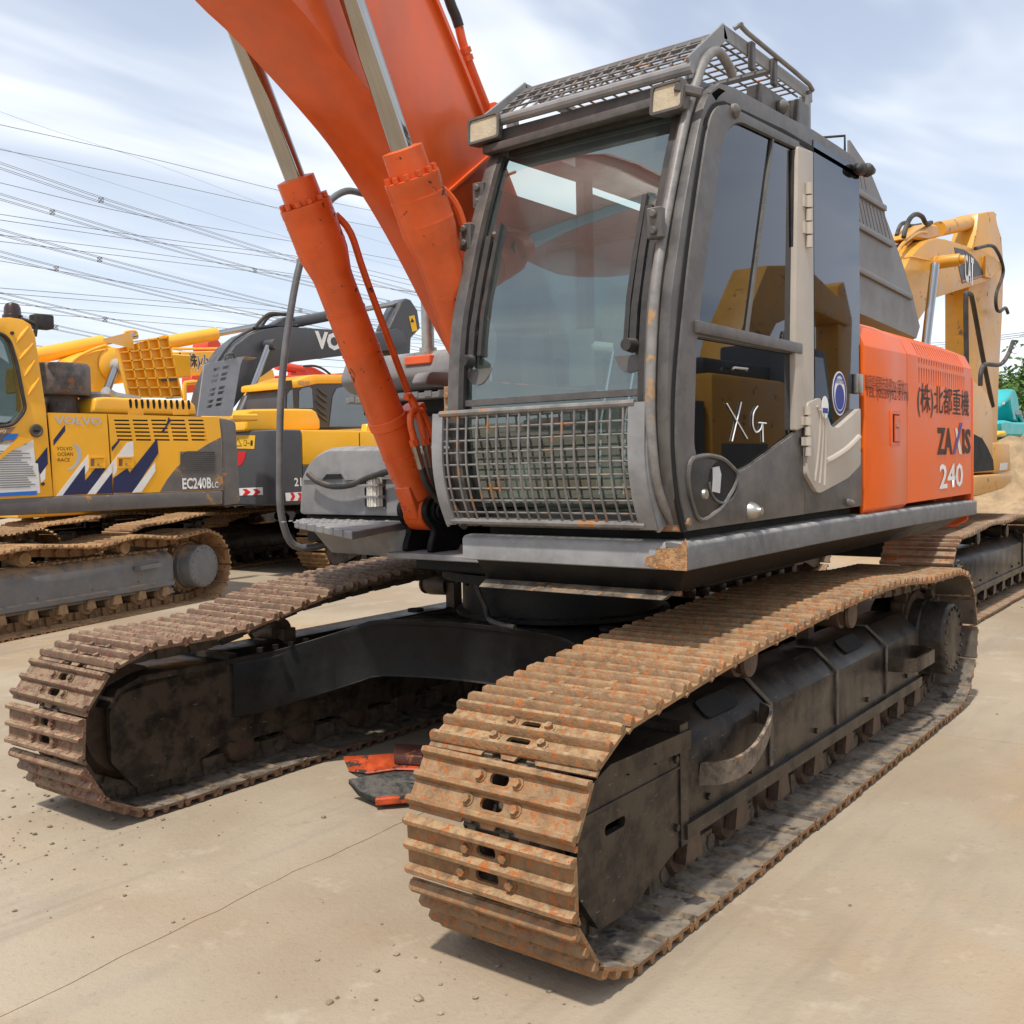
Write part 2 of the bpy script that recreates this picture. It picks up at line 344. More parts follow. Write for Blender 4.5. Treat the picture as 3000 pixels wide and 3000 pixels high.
# ---------------------------------------------------------------- ground
def ground_mat():
    m = bpy.data.materials.new('dusty_concrete'); m.use_nodes = True; t = m.node_tree; b = t.nodes['Principled BSDF']
    geo = N(t, 'ShaderNodeNewGeometry')
    def noise(sc, det, ro, st=None, rot=0, dis=0):
        det = min(det, 4)
        n = N(t, 'ShaderNodeTexNoise'); n.inputs['Scale'].default_value = sc; n.inputs['Detail'].default_value = det; n.inputs['Roughness'].default_value = ro; n.inputs['Distortion'].default_value = dis
        mm = N(t, 'ShaderNodeMapping'); mm.inputs['Scale'].default_value = st or (1, 1, 1); mm.inputs['Rotation'].default_value = (0, 0, rot)
        t.links.new(geo.outputs['Position'], mm.inputs[0]); t.links.new(mm.outputs[0], n.inputs['Vector']); return n.outputs[0]
    def mr(v, lo, hi):
        n = N(t, 'ShaderNodeMapRange'); n.interpolation_type = 'SMOOTHSTEP'; t.links.new(v, n.inputs[0]); n.inputs[1].default_value = lo; n.inputs[2].default_value = hi; return n.outputs[0]
    def mx(f, a, c):
        x = N(t, 'ShaderNodeMix', data_type='RGBA')
        for s_, v_ in (('Factor', f), ('A', a), ('B', c)):
            if isinstance(v_, tuple): x.inputs[s_].default_value = (*v_, 1)
            elif isinstance(v_, (int, float)): x.inputs[s_].default_value = v_
            else: t.links.new(v_, x.inputs[s_])
        return x.outputs['Result']
    c = mx(mr(noise(.45, 6, .6), .35, .65), (.315, .245, .168), (.40, .330, .240))
    c = mx(math_(t, 'MULTIPLY', mr(noise(.32, 7, .62, (1, .45, 1), .7, .6), .46, .68), .85), c, (.41, .27, .135))
    c = mx(math_(t, 'MULTIPLY', mr(noise(1.1, 8, .7, (.35, 1.6, 1), .25), .52, .70), .55), c, (.28, .235, .185))
    c = mx(math_(t, 'MULTIPLY', mr(noise(.8, 6, .7, (.16, 2.2, 1), .55), .55, .68), .5), c, (.24, .19, .14))
    c = mx(math_(t, 'MULTIPLY', mr(noise(1.7, 5, .7), .66, .74), .55), c, (.20, .165, .13))
    c = mx(math_(t, 'MULTIPLY', mr(noise(2.6, 8, .75), .56, .70), .35), c, (.52, .44, .34))
    c = mx(math_(t, 'MULTIPLY', mr(noise(28, 6, .7), .56, .70), .3), c, (.235, .175, .11))
    c = mx(math_(t, 'MULTIPLY', mr(noise(90, 3, .6), .64, .70), .2), c, (.17, .125, .085))
    t.links.new(c, b.inputs['Base Color']); b.inputs['Roughness'].default_value = .92; b.inputs['Specular IOR Level'].default_value = .25
    hh = math_(t, 'ADD', math_(t, 'MULTIPLY', noise(34, 3, .7), .6), math_(t, 'MULTIPLY', noise(3.2, 2, .6), 1.2))
    bn = N(t, 'ShaderNodeBump'); bn.inputs['Strength'].default_value = .55; bn.inputs['Distance'].default_value = .012
    t.links.new(hh, bn.inputs['Height']); t.links.new(bn.outputs[0], b.inputs['Normal']); return m
MT['ground'] = ground_mat()
MT['soil'] = mat('joint_soil', (.25, .19, .125), .95, var=.3, scale=3, bump=.3)
mb = MB(); mb.box((-500, -500, -1.5), (500, 500, -.0045)); gnd = mb.build('ground', MT['ground'], kind='structure', smooth=False)
gnd['label'] = 'dusty beige concrete yard'
# concrete slabs laid in a grid whose joint runs through the lower left of the picture
ja = un(20, 2962, 'z', 0); jb = un(960, 2512, 'z', 0); jd = (jb-ja).to_2d().normalized(); jn = Vector((-jd.y, jd.x))
SLX, SLY = 14.0, 9.0
for i in range(-4, 3):
    for j in range(-4, 3):
        o = ja.to_2d()+jd*(i*SLX-9.5)+jn*(j*SLY); g = .0016; k = 140; dz = rnd.uniform(-.002, .001); mb = MB(); rows = []
        for q in range(k+1):
            p = o+jd*(g+(SLX-2*g)*q/k); wv = lambda n_: .010*math.sin(q*.31+n_*2.1)+.006*math.sin(q*.9+n_)+.004*math.sin(q*2.3+n_*.7); a_ = p+jn*(g+abs(rnd.gauss(0, .0028))+wv(j)); b_ = p+jn*(SLY-g-abs(rnd.gauss(0, .0028))+wv(j+1))
            rows.append([(a_.x, a_.y, -.008), (b_.x, b_.y, -.008), (b_.x, b_.y, dz), (a_.x, a_.y, dz)])
        mb.loft(rows)
        mb.build('concrete_slab', MT['ground'], gnd, smooth=False)

# ---------------------------------------------------------------- tracks
def shoe_mesh(W, m, detail=True, pitch=.19, m2=None):
    mb = MB(); h = W/2; e = pitch/2-.004
    if detail:
        out = rect(-e, -h, e, h)
        holes = [rpoly(rect(x-.017, -w, x+.017, w), .016, 3) for x, w in ((-.040, .036), (.038, .044))]
        mb.plate((0, 0, 0), (1, 0, 0), (0, 1, 0), out, holes, .013)
        LW = .027; lip = [(0, -h), (LW, -h), (LW, -.110)]     # trailing lip with the two link notches, tucked under the next shoe
        for cy_ in (-.065, .065): lip += [(LW-.025*math.sin(math.pi*q/6), cy_-.040*math.cos(math.pi*q/6)) for q in range(7)]
        lip += [(LW, .110), (LW, h), (0, h)]
        mb.plate((e-.007, 0, -.0035), Vector((1, 0, -.42)).normalized(), (0, 1, 0), lip, [], .010)
    else: mb.box((-e, -h, -.013), (e, h, 0))
    for x in (-.079, 0, .079):
        c = .012
        prof = [(x-.017, -.001), (x-.010, .024), (x-.006, .028), (x+.006, .028), (x+.010, .024), (x+.017, -.001)]
        rings = [[(p[0], y, p[1]-(.006 if abs(y) == h else 0) if p[1] > 0 else p[1]) for p in prof] for y in (-h, -h+c, h-c, h)]
        mb.loft(rings)
    if detail:
        for x, y in ((-.040, -.072), (-.040, .072), (.038, -.092), (.038, .092)):
            mb.cyl((x, y, 0), (x, y, .004), .021, .021, 10); mb.cyl((x, y, .004), (x, y, .019), .0155, .014, 6)
    o = mb.build('shoe_src', [m, m2 or m, MT['link'] if m2 else m]); me = o.data
    for f in me.polygons:
        if (abs(f.normal.z) > .5 and f.center.z < -.009 and f.center.x < e-.009) or (f.normal.z < -.5 and f.center.x >= e-.009): f.material_index = 1 if f.center.x < e-.009 else 2  # dark link colour on lip undersides paints the shaded gaps between shoes
    bpy.data.objects.remove(o); return me
def path_pts(idl, spr, top):
    """closed loop, clockwise seen from +y: over the front idler, along the ground, round the sprocket, back on top"""
    (xi, zi, ri), (xs, zs, rs) = idl, spr; pts = []
    for a in range(90, -91, -6): pts.append((xi+ri*math.cos(R_(a)), zi+ri*math.sin(R_(a))))
    for k in range(1, 24): t = k/24; pts.append((xi+(xs-xi)*t, (zi-ri)*(1-t)+(zs-rs)*t))
    for a in range(-90, -271, -6): pts.append((xs+rs*math.cos(R_(a)), zs+rs*math.sin(R_(a))))
    tp = spl2([(xs, zs+rs)]+top+[(xi, zi+ri)], 8); pts += tp[1:-1]
    return pts
def resample(pts, n, phase):
    L = [0]; m = len(pts)
    for i in range(m): L.append(L[-1]+math.dist(pts[i], pts[(i+1) % m]))
    tot = L[-1]; out = []; j = 0
    for k in range(n):
        s = ((k+phase)/n*tot) % tot
        j = max(i for i in range(m) if L[i] <= s); t = (s-L[j])/max(L[j+1]-L[j], 1e-9); a = pts[j]; b = pts[(j+1) % m]
        out.append((a[0]+(b[0]-a[0])*t, a[1]+(b[1]-a[1])*t))
    return out, tot
def make_track(root, T, side, sp):
    """one crawler: frame part with its shoes, chain, rollers, idler, sprocket and hub as sub-parts"""
    X = lambda x, y, z: T @ Vector((x, y*side, z))
    Wd = sp['W']; xi, zi, ri = sp['idler']; xs, zs, rs = sp['sprocket']
    fm, lm = sp['mframe'], sp['mlink']
    y0, y1 = -.19, .185
    sec = [(-.20, .20), (-.20, .56), (-.10, .66), (.075, .665), (y1, .565), (y1, .30), (y1+.022, .295), (y1+.022, .24), (y1-.03, .225), (y1-.03, .20)]
    mb = MB(); xf, xb = sp.get('fx', (1.40, -1.55))
    mb.loft([[X(x, a, b*sp.get('fz', 1)) for a, b in sec] for x in (xb, xf)])
    # front fork / idler guard
    nose = [(1.385, .60), (1.90, .615), (2.03, .585), (2.085, .50), (2.085, .27), (1.97, .125), (1.78, .115), (1.50, .205), (1.385, .235)]
    if sp.get('nose', True):
        no = rpoly([(a, b) for a, b in nose], .015, 2)
        slot = rpoly(rect(1.80, .41, 1.925, .445), .016, 3)
        n_ = T.to_3x3() @ Vector((0, side, 0))
        u_ = T.to_3x3() @ Vector((1, 0, 0)); v_ = Vector((0, 0, 1))
        if u_.cross(v_).dot(n_) < 0:
            u2 = -u_; conv = lambda L: [(-a, b) for a, b in L]
        else: u2 = u_; conv = lambda L: L
        mb.plate(X(0, .19, 0), u2, v_, conv(no), [conv(slot)], .03)
        mb.plate(X(0, -.17, 0), u2, v_, conv(no), [], .03)
        mb.loft([[X(x, y, z) for x, z in ((1.36, .56), (1.36, .632), (1.91, .642), (2.04, .60), (2.095, .52), (2.06, .52), (2.01, .575), (1.88, .59))] for y in (-.20, .205)])
        mb.loft([[X(x, y, z) for x, z in ((1.37, .22), (1.43, .22), (1.43, .66), (1.37, .66))] for y in (-.205, .197)])
        mb.mi = 0
    if sp.get('nose', True):
        for x, z in ((1.46, .545), (1.46, .30), (1.60, .575), (1.78, .585)):
            mb.cyl(X(x, .188, z), X(x, .203, z), .014, .014, 6)
        mb.loft([[X(x, y, z) for x, z in ((1.40, .505), (1.40, .513), (2.06, .513), (2.06, .505))] for y in (.185, .196)])
    for x in (-1.30, -.62, .10, .82, 1.20):
        mb.cyl(X(x, y1-.002, .34), X(x, y1+.014, .34), .014, .014, 6)
    fr = mb.build('track_frame', fm, root, bevel=.006, seg=1)
    # shoes
    OFF = .060; pts = path_pts((xi, zi, ri-OFF), (xs, zs, rs-OFF), [(a_, b_-OFF) for a_, b_ in sp['top']]); n = sp.get('n'); _, tot = resample(pts, 3, 0); n = n or round(tot/.19)
    pins, _ = resample(pts, n, sp.get('phase', 0))
    mb = MB()
    for k in range(n):
        a = pins[k]; b = pins[(k+1) % n]; c = ((a[0]+b[0])/2, (a[1]+b[1])/2)
        t = Vector((b[0]-a[0], 0, b[1]-a[1])).normalized(); nn = Vector((0, 1, 0)).cross(t)    # outward
        if nn.dot(Vector((c[0]-(xi+xs)/2, 0, c[1]-.45))) < 0 and abs(c[0]) < 5: pass
        yv = Vector((0, 1, 0))
        # outward normal: loop is clockwise (front over -> down), so outward = left of travel
        nn = Vector((-t.z, 0, t.x)); yv = nn.cross(t)
        ml = Matrix((t, yv, nn)).transposed().to_4x4(); ml.translation = Vector((c[0], 0, c[1]))+nn*OFF
        jit = Matrix.Rotation(rnd.uniform(-.012, .012), 4, 'Z') @ Matrix.Translation((0, rnd.uniform(-.004, .004), 0))
        o = link('track_shoe', sp['mesh'], fr); o.matrix_basis = T @ ml @ jit
        # links below the shoe
        if sp.get('chain', True):
            L = math.dist(a, b)
            P = lambda lx, ly, lz: T @ (ml @ Vector((lx, ly, lz)))
            for s_ in (-1, 1):
                for lx0, lx1, yo in ((-L/2-.02, .02, .062), (-.02, L/2+.02, .082)):
                    mb.hexa([P(lx0, s_*yo-.016, -.105), P(lx1, s_*yo-.016, -.105), P(lx1, s_*yo+.016, -.105), P(lx0, s_*yo+.016, -.105),
                             P(lx0+.012, s_*yo-.016, -.014), P(lx1-.012, s_*yo-.016, -.014), P(lx1-.012, s_*yo+.016, -.014), P(lx0+.012, s_*yo+.016, -.014)])
            q0 = P(-L/2, -.105, -OFF); q1 = P(-L/2, .105, -OFF); mb.cyl(q0, q1, .033, .033, 8)
    if sp.get('chain', True): mb.build('track_chain', lm, fr)
    # rollers
    for x in sp.get('rollers', (1.30, .88, .46, .04, -.38, -.80, -1.22, -1.55)):
        mb = MB(); mb.lathe(X(x, -.13, .155), T.to_3x3() @ Vector((0, side, 0)), [(0, .05), (.01, .085), (.04, .10), (.06, .10), (.065, .082), (.20, .082), (.205, .10), (.225, .10), (.255, .085), (.26, .05), (.30, .045), (.30, .01)], 14)
        mb.hexa([X(x-.07, .135, .13), X(x+.07, .135, .13), X(x+.07, .18, .13), X(x-.07, .18, .13), X(x-.045, .135, .23), X(x+.045, .135, .23), X(x+.045, .18, .23), X(x-.045, .18, .23)])
        mb.build('track_roller', sp.get('mroll', fm), fr)
    for x, z in sp['carriers']:
        mb = MB(); mb.lathe(X(x, -.05, z), T.to_3x3() @ Vector((0, side, 0)), [(0, .03), (.0, .07), (.16, .075), (.165, .06), (.19, .06), (.20, .072), (.215, .068), (.222, .03)], 16)
        mb.hexa([X(x-.04, -.12, .6), X(x+.04, -.12, .6), X(x+.04, -.05, .6), X(x-.04, -.05, .6), X(x-.04, -.12, z+.02), X(x+.04, -.12, z+.02), X(x+.04, -.05, z+.02), X(x-.04, -.05, z+.02)])
        mb.build('carrier_roller', sp.get('mroll', fm), fr)
    ax = T.to_3x3() @ Vector((0, side, 0))
    mb = MB(); mb.lathe(X(xi, -.10, zi), ax, [(0, .06), (.0, ri-.15), (.035, ri-.13), (.05, ri-.108), (.15, ri-.108), (.165, ri-.13), (.20, ri-.15), (.20, .06)], 28); mb.build('idler_wheel', sp.get('mroll', fm), fr)
    mb = MB(); n_t = 21
    for k in range(n_t):
        a0 = 2*math.pi*k/n_t; ring = []
        for a_, r_ in ((a0, rs-.15), (a0+.08, rs-.09), (a0+.20, rs-.09), (a0+.28, rs-.15)):
            ring.append((xs+r_*math.cos(a_), zs+r_*math.sin(a_)))
        ring += [(xs+(rs-.2)*math.cos(a0+.30), zs+(rs-.2)*math.sin(a0+.30)), (xs+(rs-.2)*math.cos(a0), zs+(rs-.2)*math.sin(a0))]
        mb.loft([[X(p[0], y, p[1]) for p in ring] for y in (-.035, .035)])
    mb.lathe(X(xs, -.06, zs), ax, [(0, .05), (0, rs-.13), (.11, rs-.13), (.12, .05)], 24)
    mb.build('sprocket', sp.get('mroll', fm), fr)
    hb = sp.get('hub', (.225, .27))
    mb = MB(); mb.lathe(X(xs, -.19, zs), ax, [(0, .05), (0, hb[0]*1.05), (.30, hb[0]*1.05), (.31, hb[0]), (.19+hb[1]-.02, hb[0]), (.19+hb[1], hb[0]-.02), (.19+hb[1], .02)], 28)
    for k in range(18):
        a = 2*math.pi*k/18; c = X(xs+(hb[0]-.035)*math.cos(a), hb[1]-.004, zs+(hb[0]-.035)*math.sin(a)); mb.cyl(c, c+ax*.014, .013, .013, 6)
    mb.build('drive_hub', sp.get('mhub', fm), fr, bevel=.004, seg=1)
    return fr

# ---------------------------------------------------------------- MAIN EXCAVATOR
EX = thing('excavator', 'large orange and dark grey crawler excavator filling the foreground', 'excavator')
GA, TW = 1.28, .64
MT['shoein'] = mat('dusty_shoe_inside', (.13, .105, .08), .85, objr=.25, var=.35, scale=6, dust=.9, dust_col=(.255, .21, .158), rust=.10, rust_col=(.05, .04, .035), rscale=7, bump=.3)
MESH_L = shoe_mesh(TW, MT['shoe'], m2=MT['shoein']); MESH_R = shoe_mesh(TW, MT['shoe2'], m2=MT['shoein'])
TOPS = [(-1.4, .885), (-.71, .935), (.08, .922), (.66, .897), (1.05, .880), (1.455, .848)]
TOPSR = [(-1.4, .93), (-.6, .985), (.0, .965), (.5, .935), (.87, .898), (1.09, .852), (1.44, .792)]
MT['wheel'] = mat('rusty_brown_casting', (.075, .042, .026), .55, var=.45, scale=7, dust=.3, dust_side=.2, dust_col=(.20, .14, .09), bump=.25)
base = dict(W=TW, mroll=MT['wheel'], idler=(1.92, .415, .388), sprocket=(-2.0, .455, .415), top=TOPS, mframe=MT['frame'], mlink=MT['link'],
            carriers=((.754, .775), (-.475, .80)), mesh=MESH_L, phase=.30)
make_track(EX, Matrix.Translation((0, GA, 0)), 1, base)
make_track(EX, Matrix.Translation((0, -GA, 0)), -1, dict(base, mesh=MESH_R, top=TOPSR, phase=.05, carriers=((.95, .70), (-.475, .80)), idler=(1.92, .408, .381)))
# steps welded to the side of the near frame
mb = MB(); mb.strip(spline([(1.26, 1.465, .44), (1.22, 1.545, .45), (1.08, 1.575, .462), (.93, 1.57, .50), (.80, 1.545, .555), (.735, 1.475, .56)], 5), .085, .014, (0, .12, 1)); mb.build('side_step', mat('bent_steel_step', (.09, .07, .055), .5, var=.6, scale=18, dust=.6, dust_side=.38, dust_col=(.32, .25, .18), rust=.08, bump=.3), EX, label='bent and dented step bar')
mb = MB(); mb.strip([(-.98, 1.46, .46), (-1.0, 1.57, .46), (-1.05, 1.60, .46), (-1.36, 1.60, .46), (-1.41, 1.57, .46), (-1.42, 1.46, .46)], .075, .014, (0, 0, 1)); mb.build('side_step', MT['frame'], EX)
# weld seams and openings on the frame
for x in (.62, -.17, -.93):
    mb = MB(); mb.strip([(x, 1.20, .672), (x, 1.36, .672), (x, 1.472, .572), (x, 1.472, .31)], .03, .006, (1, 0, 0)); mb.build('weld_seam', mat('dusty_weld', (.12, .095, .07), .8, var=.5, scale=14, bump=.4), EX)
for x in (.98, -.55):
    mb = MB(); mb.plate((x, 1.435, .612), (-1, 0, 0), Vector((0, -.11, .10)).normalized(), rpoly(rect(-.14, 0, .14, .085), .03, 3), [], .006); mb.build('access_hole', MT['blackflat'], EX)
# grouser dust clods lying on the lower run
mb = MB()
for k in range(70):
    mb.blob((rnd.uniform(-1.6, 1.75), rnd.uniform(1.33, 1.585), .036), rnd.uniform(.004, .016), k, 1, (1.4, 1.2, .6))
mb.build('dirt_clods', MT['clay'], EX, kind='stuff')

# carbody: X-shaped centre frame
top_o = spl2([(1.44, -1.07), (1.12, -.93), (.93, -.76), (.79, -.52), (.71, -.25), (.69, 0), (.71, .25), (.79, .52), (.93, .76), (1.12, .93), (1.44, 1.07)], 4)+[
         (.95, 1.07), (.40, .74), (-.40, .74), (-.95, 1.07), (-1.44, 1.07), (-.98, .80), (-.70, .3), (-.70, -.3), (-.98, -.80), (-1.44, -1.07), (-.95, -1.07), (-.40, -.74), (.40, -.74), (.95, -1.07)]
zt = lambda x, y: .795-.155*min(1, max(0, (abs(y)-.62)/.4))
mb = MB(); mb.loft([[(x, y, zt(x, y)-.30) for x, y in top_o], [(x*.985, y*.985, zt(x, y)-.29) for x, y in top_o], [(x*.985, y*.985, zt(x, y)-.03) for x, y in top_o], [(x, y, zt(x, y)-.025) for x, y in top_o], [(x, y, zt(x, y)) for x, y in top_o]])
mb.build('carbody_frame', MT['black'], EX, bevel=.006, seg=1)
for y in (-.30, .30):
    mb = MB(); mb.box((.68, y-.008, .52), (.706, y+.008, .765)); mb.build('gusset_plate', MT['black'], EX)
mb = MB(); mb.lathe((0, 0, .79), (0, 0, 1), [(0, .2), (0, .585), (.02, .585), (.028, .55), (.20, .55), (.20, .66), (.245, .66), (.25, .63), (.29, .63), (.29, .2)], 56)
mb.build('swing_bearing', MT['black'], EX)
for k in range(36):
    a = 2*math.pi*k/36
    if math.cos(a-.6) < -.2: continue
    mb = MB(); mb.cyl((.61*math.cos(a), .61*math.sin(a), .967), (.61*math.cos(a), .61*math.sin(a), .992), .014, .014, 6); mb.build('bolt', MT['black'], EX)

for y in (-.62, .62):
    mb = MB(); mb.cyl((.52, y, .796), (.52, y, .812), .045, .045, 12); mb.build('cover_plug', MT['black'], EX)
for y in (-.9, .9):
    for k in range(4):
        mb = MB(); mb.cyl((1.05+k*.10, y*1.02, zt(1, y*1.02)-.002), (1.05+k*.10, y*1.02, zt(1, y*1.02)+.02), .017, .017, 6); mb.build('bolt', MT['black'], EX)
mb = MB(); mb.tube([(.56, -.12, 1.06), (.62, -.10, .98), (.60, -.06, .86), (.66, .02, .81), (.70, .2, .80)], .014, 8, 4); mb.build('grease_hose', MT['rubber'], EX)
# upper deck
mb = MB()
mb.box((-2.55, -1.25, 1.075), (-.3, 1.22, 1.195)); mb.box((-.302, -.45, 1.05), (.70, 1.22, 1.124))
mb.build('main_frame', MT['black'], EX, bevel=.01, seg=1)
mb = MB()   # folded skirt: front and left side in one
prof = [(0, 1.196), (0, 1.283), (-.012, 1.297), (-.06, 1.302), (-.09, 1.302), (-.09, 1.196)]
mb.loft([[(1.312+d, y, z) for d, z in prof] for y in (.39, 1.44-.01)])
mb.build('front_skirt', MT['deckgrey'], EX, bevel=.004, seg=1)  # lighter grey than the side leaf: its sunlit tone is painted in
sx = [(1.312, 0), (0, -.002), (-1.5, -.010), (-2.75, -.024), (-2.95, -.028), (-3.03, -.028)]
mb = MB(); mb.loft([[(x, 1.452+d, z+dz) for d, z in prof] for x, dz in sx])
mb.build('side_skirt', mat('side_skirt_shaded_paint', (.10, .10, .102), .48, var=.18, scale=5, dust=.6, dust_side=.10, dust_col=(.42, .39, .35), scr=.4, bump=.06), EX, bevel=.004, seg=1)  # same folded skirt in a darker grey, side shade painted into the colour
# rusted, chipped corner
MT['rustpatch'] = mat('rust_patch', (.37, .21, .10), .85, var=.4, scale=30, rust=.4, rust_col=(.28, .11, .035), rscale=40, bump=.5, bscale=120)
cor = [(.06, .0), (.13, .004), (.175, .012), (.168, .045), (.13, .054), (.128, .076), (.09, .080), (.05, .082), (.03, .092), (.012, .108), (.004, .118), (0, .10), (0, .0)]
mb = MB(); mb.plate((1.3125, 1.4525, 1.197), (0, -1, 0), (0, 0, 1), cor, [], .0008); mb.build('rust_patch', MT['rustpatch'], EX)
# underside flange
mb = MB(); mb.loft([[(1.285, .44, 1.197), (1.285, 1.43, 1.197), (-2.85, 1.43, 1.175), (-2.85, .44, 1.175)],
                    [(1.215, .44, 1.105), (1.215, 1.37, 1.105), (-2.6, 1.30, 1.085), (-2.6, .44, 1.085)]])
mb.build('deck_underside', MT['black'], EX, bevel=.006, seg=1)
mb = MB(); mb.loft([[(1.235, .45, 1.106), (1.235, 1.355, 1.106), (1.20, 1.355, 1.106), (1.20, .45, 1.106)], [(1.285, .45, 1.078), (1.285, 1.33, 1.078), (1.245, 1.33, 1.074), (1.245, .45, 1.074)]])
mb.build('underside_flange', mat('scraped_flange', (.05, .042, .035), .6, var=.4, dust=.3, dust_side=.15, rust=.15, rust_col=(.36, .17, .06), bump=.2), EX, bevel=.003, seg=1)

# boom-cylinder brackets
for yc in (-.35, .30):
    for d in (-.085, .085):
        o_ = rpoly([(.56, 1.155), (.80, 1.155), (.79, 1.20), (.755, 1.27), (.82, 1.32), (.835, 1.39), (.78, 1.445), (.70, 1.45), (.63, 1.40), (.57, 1.28)], .04, 4)
        mb = MB(); mb.prism(o_, 'y', yc+d-.018, yc+d+.018); mb.build('cylinder_bracket', MT['black'], EX, bevel=.006, seg=1)
    mb = MB(); mb.cyl((.735, yc-.125, 1.365), (.735, yc+.125, 1.365), .062, .062, 18); mb.cyl((.735, yc+.125, 1.365), (.735, yc+.135, 1.365), .045, .04, 14); mb.build('pivot_pin', MT['black'], EX)
mb = MB(); mb.box((.30, -.50, 1.126), (.86, .38, 1.155)); mb.build('bracket_base', MT['deckgrey'], EX, bevel=.004, seg=1)

# boom (side plates follow the measured curve)
bot = [(-.05, 1.56), (.15, 1.50), (.36, 1.70), (.50, 1.91), (.633, 2.102), (.801, 2.30), (1.0, 2.55), (1.16, 2.735), (1.31, 2.885), (1.46, 3.02), (1.63, 3.135), (1.80, 3.238), (1.98, 3.340), (2.14, 3.415), (2.55, 3.66), (2.85, 3.90)]
top = [(2.45, 4.62), (2.1, 4.42), (1.65, 4.12), (1.36, 3.84), (1.16, 3.60), (.86, 3.20), (.55, 2.76), (.25, 2.30), (.0, 1.92), (-.12, 1.72)]
bp = spl2(bot, 3)[:-1]+[bot[-1]]; tp = spl2(top, 3)[:-1]+[top[-1]]
mb = MB(); mb.prism(bp+tp, 'y', -.205, .195)
mb.build('boom', MT['orange'], EX, bevel=.006, seg=2, ang=50)
mb = MB(); mb.strip([(x+.012, .2, z+.004) for x, z in reversed(tp)][2:], .03, .02, (0, 1, 0)); mb.build('boom_flange', MT['orange'], EX)
# weld bead across the boom side
mb = MB(); mb.tube([(1.04, .197, 2.62), (.93, .197, 2.72), (.78, .197, 2.93), (.62, .197, 3.0)], .008, 6); mb.build('weld_bead', MT['orange'], EX)
bw = [un(1510-10, 0, 'y', .2)]
w0 = un(1300, 573, 'y', .2); w1 = un(1440, 450, 'y', .2)
mb = MB(); mb.bar(w0, w1, .012, .03, (0, 1, 0)); mb.build('weld_bead', MT['orange'], EX)

# boom cylinders
foot = Vector((.735, 0, 1.38)); cdv = Vector((1.5-.73, 0, 2.858-1.36)).normalized()
for yc in (-.35, .30):
    f = Vector((foot.x, yc, foot.z-.03))
    A = lambda s_: f+cdv*s_
    mb = MB(); mb.lathe(A(.10), cdv, [(0, .05), (0, .075), (.10, .082), (.14, .092), (1.15, .092), (1.18, .094), (1.28, .115), (1.32, .116), (1.47, .116), (1.475, .118), (1.51, .118), (1.512, .06)], 28)
    mb.build('cylinder_barrel', MT['orange_worn'], EX, bevel=0)
    mb = MB(); mb.cyl((f.x, yc-.062, f.z+.01), (f.x, yc+.062, f.z+.01), .095, .095, 20)
    mb.loft([[A(.0)+Vector((0, -.05, 0))+q for q in (Vector((-.09, 0, .03)), Vector((.09, 0, -.03)), Vector((.09, .1, -.03)), Vector((-.09, .1, .03)))], [A(.2)+Vector((0, -.05, 0))+q for q in (Vector((-.075, 0, .04)), Vector((.075, 0, -.04)), Vector((.075, .1, -.04)), Vector((-.075, .1, .04)))]])
    mb.build('cylinder_eye', MT['orange_worn'], EX, bevel=.008, seg=1)
    mb = MB(); mb.lathe(A(1.612), cdv, [(0, .05), (0, .088), (.11, .086), (.115, .056)], 24); u, v, d_ = frame_from(cdv)
    mb.build('cylinder_head', MT['orange_worn'], EX)
    for k in range(12):
        a = 2*math.pi*k/12; c = A(1.612)+(u*math.cos(a)+v*math.sin(a))*.103
        mb = MB(); mb.cyl(c, c+cdv*.022, .013, .013, 6); mb.build('bolt', MT['orange_worn'], EX)
    for s_ in (.25, .80, 1.32, 1.43, 1.0):
        mb = MB(); mb.lathe(A(.1+s_)-cdv*.004, cdv, [(0, .05), (0, .0955 if s_ < 1.2 else .1175), (.007, .0955 if s_ < 1.2 else .1175), (.007, .05)], 28); mb.build('weld_ring', MT['orange_worn'], EX)
    mb = MB(); mb.cyl(A(1.6), A(3.05), .047, .047, 28); mb.build('cylinder_rod', MT['chrome'], EX)
    # oil pipe and its clamps along the barrel
    off = Vector((-.10, .055, .05)); 
    mb = MB(); mb.tube([A(1.52)+off*.95, A(1.42)+off*1.25, A(1.2)+off*1.2, A(.62)+off*1.2, A(.52)+off*1.25], .017, 8, 4); mb.build('oil_pipe', MT['orange_worn'], EX)
    mb = MB(); mb.lathe(A(.50), cdv, [(0, .06), (0, .099), (.05, .099), (.05, .06)], 24); mb.obox(A(.525)+off*1.05, cdv, Vector((0, 1, 0)), cdv.cross(Vector((0, 1, 0))), .022, .06, .05); mb.build('pipe_clamp', MT['orange_worn'], EX, bevel=.003, seg=1)
# U-bend pipes and hoses at the foot of the far cylinder
f = Vector((foot.x, -.35, foot.z-.03)); A = lambda s_, o_=(0, 0, 0): f+cdv*s_+Vector(o_)
def hang(px): return un(px[0], px[1], 'y', -.18)
for pa in ([(1205, 1155), (1222, 1190), (1232, 1235), (1248, 1300)], [(1198, 1225), (1200, 1205), (1212, 1200), (1220, 1250), (1222, 1300)]):
    pass
P1 = [(1190, 1165), (1200, 1160), (1215, 1185), (1230, 1230), (1240, 1270), (1247, 1302)]
P2 = [(1232, 1205), (1215, 1203), (1203, 1215), (1203, 1245), (1210, 1275), (1216, 1305)]
P3 = [(1230, 1200), (1248, 1230), (1262, 1270), (1275, 1310), (1283, 1340), (1277, 1370), (1280, 1400)]
for pp, rr in ((P1, .017), (P2, .017), (P3, .017)):
    mb = MB(); mb.tube([hang(q) for q in pp], rr, 10, 4); mb.build('oil_pipe', MT['orange_worn'], EX)
